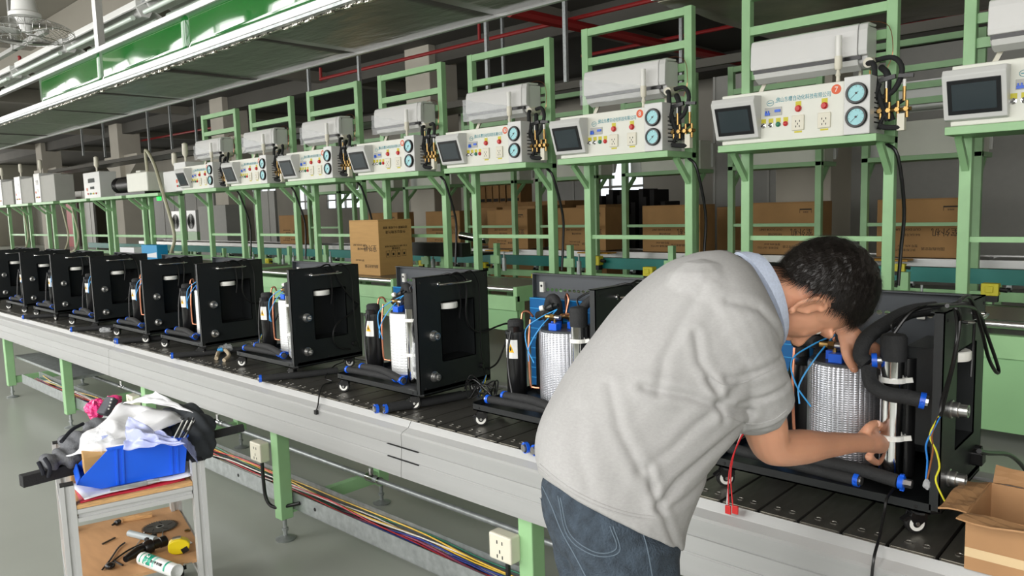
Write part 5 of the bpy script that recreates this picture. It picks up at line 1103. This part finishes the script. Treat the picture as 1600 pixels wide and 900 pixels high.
CR = [([(1165, 640, 1.45), (1120, 630, 1.44), (1060, 610, 1.43), (1000, 600, 1.42)], .011, .012), ([(1150, 600, 1.42), (1100, 640, 1.42), (1040, 690, 1.42), (990, 720, 1.42)], .006, .014), ([(1155, 660, 1.46), (1100, 700, 1.44), (1050, 740, 1.42), (1015, 775, 1.42)], .010, .011),
      ([(1110, 735, 1.46), (1060, 765, 1.44), (1020, 780, 1.43)], .005, .010), ([(1005, 720, 1.41), (1012, 760, 1.41), (1030, 800, 1.42), (1050, 845, 1.45)], .006, .008), ([(950, 600, 1.42), (960, 660, 1.42), (985, 710, 1.42), (1008, 745, 1.42)], .006, .012), 
      ([(1090, 450, 1.46), (1060, 500, 1.44), (1030, 560, 1.42), (1020, 610, 1.42)], .005, .013), ([(1100, 590, 1.41), (1115, 620, 1.42), (1120, 650, 1.43)], .006, .009), ([(1215, 560, 1.46), (1180, 580, 1.42), (1130, 590, 1.41)], .006, .010), ([(1222, 600, 1.47), (1190, 622, 1.43), (1150, 628, 1.42)], .006, .008),
      ([(1130, 470, 1.44), (1170, 480, 1.47), (1205, 520, 1.5)], .006, .011), ([(905, 640, 1.42), (900, 700, 1.41), (915, 750, 1.42)], .004, .016), ([(1110, 600, 1.42), (1085, 560, 1.42), (1080, 520, 1.42)], .006, .010)]
def creases(co, no):
    c = np.array(EYE); v = co-c; z = v@np.array(CZ); px = 800+FOC*(v@np.array(CX))/z; py = 450+FOC*(v@np.array(CY))/z   # fold layout, baked once into the cloth
    disp = np.zeros(len(co)); nearm = (z < 1.62).astype(float)
    for P, amp, wd in CR:
        P = [np.array(dep(*p)) for p in P]; best = np.full(len(co), 9.0)
        for a, b_ in zip(P[:-1], P[1:]):
            ab = b_-a; ap = co-a
            # distance ignoring the direction towards/away so that folds sit on the cloth
            ax = np.array(CZ); ab2 = ab-ax*(ab@ax); ap2 = ap-np.outer(ap@ax, ax); t = np.clip((ap2@ab2)/max(ab2@ab2, 1e-9), 0, 1); d = np.linalg.norm(ap2-np.outer(t, ab2), axis=1); best = np.minimum(best, d)
        disp += nearm*(-amp*.5*np.exp(-(best/(wd*.62))**2)+amp*.34*np.exp(-((best-1.5*wd)/wd)**2))
    q = co*np.array([7, 7, 5]); disp += .0025*np.sin(q[:, 0]*2+q[:, 2]*1.3)*np.sin(q[:, 1]*1.7-q[:, 2]*2.1)+.0012*np.sin(co[:, 2]*60+np.sin(co[:, 0]*30)*2)*np.sin(co[:, 0]*38)
    return co+no*disp[:, None]
shirt = union('t_shirt', sb, mShirt, skin, .0042, 5, creases)
dpg = bpy.context.evaluated_depsgraph_get()
def bvh(o):
    me = o.data; of = org(man); return BVHTree.FromPolygons([v.co+of for v in me.vertices], [tuple(p.vertices) for p in me.polygons])
def seam(o, name, L_, r, m, off=.0005, k=6):
    t = bvh(o); P = smooth_pts([Vector((a, c, 0)) for a, c in L_], k); Q = []
    for p in P:
        h = t.ray_cast(EYE, ray(p.x, p.y).normalized())
        if h[0] is not None: Q.append(h[0]+h[1]*off)
    if len(Q) > 2: return B().sweep(Q, r, 5).obj(name, m, skin, smooth=True)
seam(shirt, 'hem_seam', [(842, 730), (870, 754), (900, 774), (940, 793), (985, 807), (1022, 812)], .0014, mShirt)
seam(shirt, 'hem_seam', [(844, 725), (872, 749), (902, 769), (942, 788), (986, 802), (1023, 807)], .001, mShirt)
seam(shirt, 'sleeve_seam', [(1110, 588), (1130, 600), (1160, 598), (1190, 585), (1215, 572)], .0012, mShirt)
seam(shirt, 'cuff_seam', [(1136, 650), (1160, 660), (1185, 662), (1210, 655), (1230, 640)], .0012, mShirt)
cl = B(); cols = []
for (ax_, ay, bx_, by_, rd) in ((1148, 398, 1206, 538, .090), (1150, 394, 1214, 543, .106), (1166, 393, 1216, 540, .100), (1181, 396, 1218, 534, .090), (1181, 402, 1214, 528, .084), (1160, 402, 1208, 525, .088)):
    A, Z = dep(ax_, ay, 1.63), dep(bx_, by_, 1.63); c = (A+Z)/2; e = (A-Z)/2; cols.append([c+e*math.cos(2*PI*i/36)-ID*math.sin(2*PI*i/36)*rd+IR*.006*abs(math.sin(2*PI*i/36)) for i in range(36)])
k0 = 0; cl.v = [p for r in cols for p in r]
for i in range(len(cols)-1):
    for j in range(36): a, c = i*36+j, i*36+(j+1) % 36; cl.f.append((a, c, c+36, a+36)); cl.mi.append(0)
cl.obj('collar', mCollar, skin, smooth=True)
# ---- jeans ----
jb = B()
def jring(specs, n=28):
    rs = []
    for (bx, by, fx, fy, d_, th) in specs:
        A, Z = dep(bx, by, d_), dep(fx, fy, d_); c = (A+Z)/2; e = (Z-A)/2; rs.append([c+e*math.cos(2*PI*i/n)-ID*math.sin(2*PI*i/n)*th for i in range(n)])
    k0 = len(jb.v); jb.v += [p for r in rs for p in r]
    for i in range(len(rs)-1):
        for j in range(n): a, c = i*n+j, i*n+(j+1) % n; jb.f.append((k0+a, k0+c, k0+c+n, k0+a+n)); jb.mi.append(0)
    jb.f += [tuple(k0+i for i in range(n-1, -1, -1)), tuple(k0+(len(rs)-1)*n+i for i in range(n))]; jb.mi += [0, 0]
jring([(868, 715, 1055, 800, 1.50, .145), (846, 755, 1058, 850, 1.50, .155), (850, 800, 1062, 890, 1.50, .155), (868, 850, 1064, 930, 1.50, .150)])
jring([(872, 790, 1062, 850, 1.43, .085), (884, 850, 1064, 900, 1.42, .088), (896, 910, 1064, 940, 1.42, .086), (905, 1000, 1050, 1010, 1.42, .078), (910, 1150, 1040, 1150, 1.45, .065)])
jring([(842, 775, 990, 850, 1.60, .085), (862, 850, 1000, 900, 1.60, .085), (876, 910, 1000, 940, 1.60, .083), (890, 1000, 1000, 1010, 1.60, .075), (900, 1150, 995, 1150, 1.62, .065)])
def legdown(px, py, d_, r, k_):
    p = dep(px, py, d_); jb.cyl(p, (p.x+k_, p.y, .10), r, 20, r*.75)
legdown(975, 1130, 1.45, .066, .0); legdown(948, 1130, 1.62, .066, -.03)
def jfold(co, no):
    d = .0035*np.sin(co[:, 2]*40+np.sin(co[:, 0]*22)*2)*np.sin(co[:, 0]*16+co[:, 1]*11)+.0018*np.sin(co[:, 2]*90+co[:, 0]*70)
    return co+no*d[:, None]
jeans = union('jeans', jb, mJean, skin, .007, 4, jfold)
for L_ in ([(872, 775), (888, 838), (930, 868), (968, 862), (958, 822)], [(876, 778), (891, 834), (931, 863), (963, 857), (953, 822)]): seam(jeans, 'pocket_seam', L_, .0011, mStitch)
seam(jeans, 'side_seam', [(1003, 828), (1012, 860), (1020, 905)], .0012, mStitch); seam(jeans, 'back_seam', [(848, 760), (862, 790), (878, 830), (900, 870), (918, 905)], .0014, mStitch)
for x, y in ((dep(975, 1130, 1.45).x, dep(975, 1130, 1.45).y), (dep(948, 1130, 1.62).x-.03, dep(948, 1130, 1.62).y)):
    b = B(); dirf = Vector((.65, .76, 0)); sd = Vector((.76, -.65, 0)); b.v = []; c = Vector((x, y, 0))+dirf*.06
    b.sph((0, 0, 0), 1, 18, 10); b.v = [c+dirf*v.x*.145+sd*v.y*.048+Z_*max(.0, .045+v.z*(.055 if v.x < .2 else .04)) for v in b.v]; b.obj('shoe', mBlkP, skin, smooth=True)
    b = B(); b.cyl((x, y, .04), (x, y, .16), .045, 14); b.obj('sock', mBlkP, skin, smooth=True)
# ---------------- the tool cart ----------------
mProf = M('anodised_profile', (205, 206, 206), .42, .25); mJack = M('grey_marl_jacket', (104, 106, 110), .95, var=.18, vs=60, bump=.3, bs=200); mJackD = M('navy_stripe', (30, 32, 40), .9); mPink = M('pink_film', (228, 60, 130), .35, bump=.4, bs=40)
mSealW = M('sealant_white', (232, 234, 232), .35); mSealG = M('sealant_teal', (20, 160, 130), .4); mSaw = M('saw_steel', (96, 94, 88), .4, .85, var=.15, vs=20); mFold = M('red_folder', (196, 40, 66), .5)
O = Vector((-2.85, .785, 0)); Wd = Vector((.242, .970, 0)); Dd = Vector((-.970, .242, 0))
def LC(u, d, z): return O+Wd*u+Dd*d+Z_*z
TM = Matrix((Wd, Dd, Z_)).transposed().to_4x4(); TM.translation = O
CWd, CLn = .42, .60
cart = thing('tool_cart', 'aluminium profile cart with plywood shelves in front of the slat conveyor', 'cart', LC(.21, .3, 0))
def prof_bar(b, p, q, ax, s=.045):      # slotted profile: four corner ribs round a recessed core
    p, q = Vector(p), Vector(q); d = (q-p).normalized(); a, c = ax; h = s/2
    b.bar(p, q, s*.62) if 0 else None
    for sa in (-1, 1):
        for sc_ in (-1, 1):
            o_ = a*sa*h*.68+c*sc_*h*.68; k = s*.16
            vs = [p+o_+a*x*k+c*y*k for x, y in ((-1, -1), (1, -1), (1, 1), (-1, 1))]+[q+o_+a*x*k+c*y*k for x, y in ((-1, -1), (1, -1), (1, 1), (-1, 1))]
            b.add(vs, [(3, 2, 1, 0), (4, 5, 6, 7), (0, 1, 5, 4), (1, 2, 6, 5), (2, 3, 7, 6), (3, 0, 4, 7)])
    k = h*.62; vs = [e+a*x*k+c*y*k for e in (p+d*.002, q-d*.002) for x, y in ((-1, -1), (1, -1), (1, 1), (-1, 1))]
    b.add(vs, [(3, 2, 1, 0), (4, 5, 6, 7), (0, 1, 5, 4), (1, 2, 6, 5), (2, 3, 7, 6), (3, 0, 4, 7)]); return b
for u in (0, CWd):
    for d in (0, CLn):
        o = prof_bar(B(), LC(u, d, .075), LC(u, d, .70), (Wd, Dd)).obj('post', mProf, cart); w_ = B(); p = LC(u, d, 0); w_.cyl(p+Dd*.01+Z_*.03-Wd*.01, p+Dd*.01+Z_*.03+Wd*.01, .03, 16).cyl(p+Z_*.055, p+Z_*.078, .02, 10).bar(p+Z_*.03+Wd*.014, p+Z_*.06+Wd*.014, .004, .02).bar(p+Z_*.03-Wd*.014, p+Z_*.06-Wd*.014, .004, .02); w_.obj('swivel_wheel', mBlkP, cart)
        b = B(); q = LC(u, d, .70)
        b.box(-.02, -.02, .0, .02, .02, .004, Matrix.Translation(q) @ TM.to_3x3().to_4x4()); b.obj('end_cap', mDark, o)
        ORG[o.name] = ORG[cart.name]
    prof_bar(B(), LC(u, .025, .59), LC(u, CLn-.025, .59), (Wd, Z_)).obj('side_rail', mProf, cart); prof_bar(B(), LC(u, .025, .28), LC(u, CLn-.025, .28), (Wd, Z_)).obj('side_rail', mProf, cart)
for d in (0, CLn): prof_bar(B(), LC(.025, d, .59), LC(CWd-.025, d, .59), (Dd, Z_)).obj('end_rail', mProf, cart); prof_bar(B(), LC(.025, d, .28 if d else .14), LC(CWd-.025, d, .28 if d else .14), (Dd, Z_)).obj('end_rail', mProf, cart)
b = B(); b.m = 0; b.box(.024, -.02, .614, CWd-.024, CLn+.02, .628, TM); b.obj('upper_board', mWoodE, cart); B().box(.028, -.016, .628, CWd-.028, CLn+.016, .630, TM).obj('board_face', mWood, cart)
B().box(-.01, .02, .303, CWd+.01, CLn+.05, .315, TM).obj('lower_board', mWood, cart)
ZU, ZL = .631, .316
# sheets and folder under the bin
def sheet(name, label, cat, m, u0, u1, d0, d1, z, rz=0, grp=None, th=.001):
    c = LC((u0+u1)/2, (d0+d1)/2, z); b = B(); ca, sa = math.cos(rz), math.sin(rz); hu, hd = (u1-u0)/2, (d1-d0)/2
    b.grid(lambda s, t: c+Wd*(((s-.5)*2*hu)*ca-((t-.5)*2*hd)*sa)+Dd*(((s-.5)*2*hu)*sa+((t-.5)*2*hd)*ca)+Z_*(.0025*math.sin(s*7+t*4)+.0025), 14, 8)
    o = b.obj(name, m, thick=th, smooth=True); return tag(o, label, cat, grp)
sheet('red_folder', 'red plastic folder under the papers on the cart', 'folder', mFold, .03, .37, -.005, .24, ZU+.001, .05, th=.004)
sheet('printed_sheet', 'white printed sheet under the blue bin, left', 'paper', mPaper, .03, .33, .0, .22, ZU+.010, .16, 'papers on the cart')
sheet('printed_sheet', 'white sheet under the right end of the blue bin', 'paper', mPaper, .24, .41, -.005, .3, ZU+.014, -.1, 'papers on the cart')
kn = thing('utility_knife', 'grey utility knife on the red folder at the front of the cart', 'knife', LC(.2, .0, ZU+.013)); B().bar(LC(.13, .01, ZU+.018), LC(.25, .005, ZU+.020), .008, .016).obj('handle', mGalv, kn, bevel=.002); B().bar(LC(.25, .005, ZU+.020), LC(.29, .0, ZU+.021), .002, .012).obj('blade', mSteel, kn)
# blue bin
bn = thing('storage_bin', 'blue plastic open-fronted bin on the cart, filled with film and paper', 'bin', LC(.2, .12, ZU)); z0 = ZU+.02; h = .135
P0 = [(.035, .03), (.105, .003), (.375, .0), (.395, h), (.135, h), (.045, .05)]
for d in (.035, .215): B().prism([(a, c) for a, c in P0], LC(0, d, z0), Wd, Z_, Dd*.004).obj('side_wall', mBin, bn)
b = B()
def slab(b, u0, za, u1, zb_, t=.004): b.add([LC(u, d, z0+z+k) for k in (0, t) for (u, z) in ((u0, za), (u1, zb_)) for d in (.037, .217)], [(0, 1, 3, 2), (4, 6, 7, 5), (0, 2, 6, 4), (1, 5, 7, 3), (0, 4, 5, 1), (2, 3, 7, 6)])
slab(b, .105, .0, .375, 0); slab(b, .035, .03, .105, 0); b.obj('bottom', mBin, bn)
B().prism([(.375, 0), (.381, 0), (.401, h), (.395, h)], LC(0, .035, z0), Wd, Z_, Dd*.184).obj('back_wall', mBin, bn)
B().prism([(.035, .03), (.045, .055), (.041, .055), (.031, .03)], LC(0, .035, z0), Wd, Z_, Dd*.184).obj('front_lip', mBin, bn)
for d, s in ((.031, 1), (.215, 1)):
    B().prism([(.135, h), (.403, h), (.403, h+.008), (.130, h+.008)], LC(0, d-.003, z0), Wd, Z_, Dd*.012).obj('rim', mBin, bn)
for u in (.155, .175, .335, .355): B().prism([(u, .004), (u+.006, .004), (u+.011, h), (u+.005, h)], LC(0, .030, z0), Wd, Z_, Dd*.006).obj('rib', mBin, bn)
cf = tag(B().box(.0, .06, z0+.05, .11, .17, z0+.115, TM @ Matrix.Translation((.06, 0, .0))).obj('carton_piece', mCard, bevel=.002), 'small tan carton standing in the open mouth of the blue bin', 'box')
# crumpled sheet, films
def patch(name, m, cs, bul, nu=24, nv=18, cr=.008, seed=0, th=.0012):
    A = [dep(*c) for c in cs]; b = B()
    def fn(u, v):
        p = (A[0]*(1-u)+A[1]*u)*(1-v)+(A[3]*(1-u)+A[2]*u)*v
        return p-ID*(bul*math.sin(PI*u)*math.sin(PI*v))+(IU-ID)*cr*noise.noise(Vector((u*4, v*4, seed)))+IR*cr*.6*noise.noise(Vector((u*5, v*5, seed+5)))
    b.grid(fn, nu, nv); return b.obj(name, m, smooth=True, thick=th)
tag(patch('poster_sheet', mPaper, [(103, 712, 2.78), (196, 700, 2.72), (300, 650, 2.98), (192, 628, 3.08)], .05, cr=.03, seed=2), 'large curled white sheet standing behind the blue bin', 'paper')
tag(patch('poster_fold', mPaper, [(190, 632, 3.06), (236, 625, 3.02), (306, 647, 2.99), (243, 611, 3.04)], .02, 14, 10, .01, 3), 'folded-over top edge of the large white sheet', 'paper')
tag(patch('lilac_bag', mBagB, [(192, 702, 2.70), (290, 694, 2.66), (262, 680, 2.74), (200, 651, 2.78)], .02, cr=.02, seed=7), 'lilac translucent bag sticking up out of the blue bin', 'bag')
tag(patch('lilac_strip', mBagB, [(281, 688, 2.66), (309, 724, 2.80), (304, 700, 2.86), (290, 682, 2.78)], .01, 12, 8, .008, 9), 'loose lilac film strip over the right corner of the bin', 'bag')
bag1 = bag(None, dep(160, 690, 2.78), .055, 21, (1.2, .7, .8), name='clear_wrap'); tag(bag1, 'crumpled clear wrap in the left half of the blue bin', 'bag')
fl = thing('zip_ties', 'bundle of black and white cable ties poking out of the bin', 'cable ties', dep(285, 680, 2.75))
for i in range(8):
    a = dep(272+i*2.5, 684, 2.72+.01*i); c = dep(286+i*2.4, 657+(i % 3)*4, 2.80); B().bar(a, c, .0025, .0045).obj('tie', mBlkP if i % 3 else mWhite, fl); B().bar(c, c+(c-a).normalized()*.012, .005).obj('tie_head', mBlkP, fl)
def fbar(p, q, w_, label):
    t = B().bar(p, q, w_, w_).obj('foam_bar', mFoam, bevel=.002); return tag(t, label, 'foam bar', 'black foam bars on the cart')
a = dep(33, 752, 2.72); fbar(a, a+Wd*.34+Dd*.10+Z_*.0, .042, 'black square foam bar sticking out left of the cart')
a = dep(318, 683, 3.05); c = dep(381, 668, 3.12); fbar(a, c, .028, 'black square foam bar sticking out right behind the cart, pointing at the conveyor')
# jacket: lumpy folded cloth with dark striped cuffs
def cloth(name, cs, label, m, seed, cat='jacket', vox=.006):
    b = B()
    for (px, py, d_, r, s) in cs: k0 = len(b.v); b.sph((0, 0, 0), r, 18, 12, s); c = dep(px, py, d_); b.v[k0:] = [c+v for v in b.v[k0:]]
    me = None; root = thing(name, label, cat, dep(*cs[0][:3]))
    def wr(co, no):
        d = .009*np.sin(co[:, 2]*55+np.sin(co[:, 1]*25+seed)*2.5)*np.sin(co[:, 0]*21+seed)+.004*np.sin(co[:, 1]*120+co[:, 2]*60); return co+no*d[:, None]
    union('cloth', b, m, root, vox, 4, wr); return root
jk = cloth('jacket', [(130, 690, 2.95, .085, (1.2, .9, .55)), (105, 712, 2.86, .07, (1.2, .7, .5)), (80, 724, 2.80, .05, (1.1, .7, .6)), (155, 672, 3.05, .07, (1, .9, .6)), (200, 690, 2.95, .1, (1.4, 1, .6)), (250, 690, 2.98, .09, (1, 1, .8))], 'grey marl jacket with dark striped cuff heaped behind the blue bin', mJack, 1)
for L_ in ([(70, 716, 2.74), (78, 730, 2.73), (76, 745, 2.75)], [(60, 722, 2.76), (66, 735, 2.75), (68, 742, 2.75)], [(96, 690, 2.80), (112, 672, 2.88), (130, 662, 2.94)]): B().tube([dep(*p) for p in L_], .007, 8).obj('stripe', mJackD, jk, smooth=True)
dj = cloth('dark_jacket', [(300, 675, 3.0, .09, (.9, 1, .8)), (310, 700, 2.98, .07, (.7, 1, .8)), (285, 650, 3.08, .08, (1, 1, .6))], 'charcoal garment bunched at the right rear of the cart', M('charcoal_cloth', (58, 62, 66), .95, var=.1, vs=50), 4)
pk = thing('pink_bag', 'pink plastic bag with a grey pouch behind the cart items', 'bag', dep(160, 635, 3.12))
b = bag(pk, dep(150, 640, 3.12), .045, 31, (1, .8, .9), mPink, 'film'); b = bag(pk, dep(178, 626, 3.16), .04, 33, (1.2, .8, .5), mPink, 'film')
B().bar(dep(160, 648, 3.08), dep(176, 622, 3.12), .05, .03).obj('pouch', M('grey_pouch', (84, 86, 92), .8), pk, bevel=.006)
for i in range(4): p = dep(170+i*1.5, 640-i*5, 3.06); B().bar(p, p+Z_*.006, .005).obj('pouch_stud', mWhite, pk)
# lower shelf tools
zl = lambda px, py, z=ZL: onz(px, py, z)
t = thing('saw_blade', 'round dark circular saw blade on the lower shelf', 'saw blade', zl(250, 823)); c = zl(250, 823, ZL+.003); pts = []
for i in range(40):
    for (a_, r) in ((0, .062), (.55, .060), (.75, .070)): a = 2*PI*(i+a_)/40; pts.append((math.cos(a)*r, math.sin(a)*r))
B().prism(pts, c, X_, Y_, Z_*.002).obj('blade', mSaw, t); B().lathe([(.010, .0021), (.010, .003), (.016, .003), (.016, .0021)], c, Z_, 18).obj('arbor_ring', mSteel, t)
for i in range(5): a = i*2*PI/5; B().bar(c+Vector((math.cos(a)*.03, math.sin(a)*.03, .0023)), c+Vector((math.cos(a+.3)*.05, math.sin(a+.3)*.05, .0023)), .003, .0006).obj('vent_slot', mDark, t)
tag(B().cyl(zl(202, 833, ZL+.013), zl(243, 843, ZL+.013), .013, 16).obj('grey_tube', M('grey_pvc', (170, 182, 186), .35), smooth=True), 'short grey plastic tube left of the saw blade', 'tube')
tg = thing('tape_measure', 'yellow tape measure on the lower shelf', 'tape measure', zl(280, 865)); c = zl(280, 864, ZL)
b = B(); pr = [(math.cos(a)*.036+.0, math.sin(a)*.030+.031) for a in [2*PI*i/20 for i in range(20)]]; pr = [(max(-.036, x*1.15), max(.001, z)) for x, z in pr]; ax = Vector((.45, .89, 0)); b.prism(pr, c-Vector((.89, -.45, 0))*(-.02), ax, Z_, -Vector((.89, -.45, 0))*.035); b.obj('case', mYel, tg, bevel=.004, smooth=True)
B().bar(c+ax*.012+Vector((.89, -.45, 0))*.021+Z_*.012, c+ax*.034+Vector((.89, -.45, 0))*.021+Z_*.022, .004, .02).obj('grip', mBlkP, tg); B().bar(c-ax*.02+Z_*.061, c+ax*.01+Z_*.063, .018, .004).obj('belt_clip', mSteel, tg)
s = thing('sealant_tube', 'white and teal sealant cartridge lying on the lower shelf', 'sealant tube', zl(255, 885)); a = zl(222, 872, ZL+.024); c = zl(295, 900, ZL+.024); d = (c-a).normalized(); c = a+d*.215
B().lathe([(.010, -.004), (.0225, 0), (.024, .004), (.024, .205), (.0255, .207), (.0255, .215), (.022, .215), (.021, .195)], a, d, 28).obj('cartridge', mSealW, s, smooth=True)
for z_, m, w_ in ((.018, mSealG, .006), (.04, mSealG, .045), (.165, mSealG, .010), (.095, M('pale_teal_print', (150, 215, 200), .5), .012)):
    k0 = B(); fx, fy = frame(d); k0.grid(lambda u, v: a+d*(z_+w_*v)+((fx*math.cos(-PI*.1+u*PI*1.1)+fy*math.sin(-PI*.1+u*PI*1.1))*.0243 if (fx*math.cos(PI*.45)+fy*math.sin(PI*.45)).z > 0 else (fx*math.cos(PI*.9+u*PI*1.1)+fy*math.sin(PI*.9+u*PI*1.1))*.0243), 16, 1); k0.obj('print_band', m, s, smooth=True)
sv = (EYE-a).normalized(); up = (sv-d*sv.dot(d)).normalized(); sd = up.cross(d).normalized()
text('lettering', '3-A', .030, mSealW, a+d*.063+up*.0250, sd, -d if 0 else d.cross(sd)*0+d*-1 if 0 else d, s) if 0 else text('lettering', '3-A', .026, mSealW, a+d*.063+up*.0252, -sd, -d, s)
text('lettering', '快干型 密封胶', .011, mDark, a+d*.12+up*.0250, d, sd*-1 if (d.cross(-sd)).dot(up) > 0 else sd, s)
ct_ = thing('angle_tool', 'black hand tool with ribbed collar behind the sealant tube', 'tool', zl(235, 855)); B().sweep([zl(196, 874, ZL+.02), zl(215, 862, ZL+.022), zl(225, 857, ZL+.024)], [.012, .02, .016], 12).obj('handle', mBlkP, ct_, smooth=True)
B().lathe([(.02, 0), (.026, .01), (.026, .03), (.018, .035), (.018, .06), (.021, .062), (.021, .085), (.014, .09)], zl(225, 857, ZL+.026), zl(277, 838, ZL+.026)-zl(225, 857, ZL+.026), 16).obj('body', mBlkP, ct_, smooth=True)
cb_ = thing('cable_lead', 'black leads with a three pin plug on the lower shelf', 'cable', zl(185, 865))
for L_ in ([(170, 885), (178, 876), (200, 860), (225, 848), (238, 838)], [(160, 890), (172, 875), (185, 856), (195, 848)], [(178, 876), (182, 878), (192, 883)]): B().tube([zl(x, y, ZL+.005) for x, y in L_], .0035, 7).obj('lead', mCable, cb_, smooth=True)
p = zl(172, 884, ZL+.012); B().sph(p, .018, 12, 8, (1, 1, .7)).obj('plug', mBlkP, cb_, smooth=True); B().bar(zl(228, 845, ZL+.012), zl(243, 836, ZL+.012), .018).obj('strain_relief', mBlkP, cb_, bevel=.003)
for i, (a_, c_) in enumerate((((213, 853), (226, 832)), ((300, 879), (288, 882)), ((255, 828), (252, 848)))): tag(B().cyl(zl(*a_, ZL+.003), zl(*c_, ZL+.003), .002, 6).cyl(zl(*c_, ZL+.004), zl(*c_, ZL+.004)+Vector((.003, 0, 0)), .004, 6).obj('screw', mSteel), ['long screw beside the grey tube', 'screw at the right post of the cart', 'screw on the saw blade edge'][i], 'screw', 'screws on the lower shelf')
tag(B().bar(zl(192, 812, ZL+.008), zl(238, 804, ZL+.008), .02, .016).obj('wood_offcut', mWoodE), 'thin wood offcut at the back of the lower shelf', 'wood')
kb = thing('drill_chuck', 'small black chuck left of the wood offcut', 'tool', zl(185, 815)); B().lathe([(.004, -.015), (.006, 0), (.011, .004), (.011, .022), (.008, .026)], zl(180, 818, ZL+.011), zl(192, 812, ZL+.011)-zl(180, 818, ZL+.011), 12).obj('chuck', mBlkP, kb, smooth=True)
tag(B().bar(zl(160, 850, ZL+.004), zl(180, 840, ZL+.004), .006, .005).obj('file', mSaw), 'short dark file on the left of the lower shelf', 'tool')
tag(B().lathe([(.004, 0), (.012, .002), (.012, .006), (.004, .008)], zl(293, 830, ZL), Z_, 12).obj('brass_nut', mBrass, smooth=True), 'brass nut near the right post', 'nut')
tag(B().box(-.03, -.02, 0, .03, .02, .002, Matrix.Translation(zl(288, 848, ZL))).obj('paper_scrap', mPaper), 'white paper scrap behind the tape measure', 'paper')
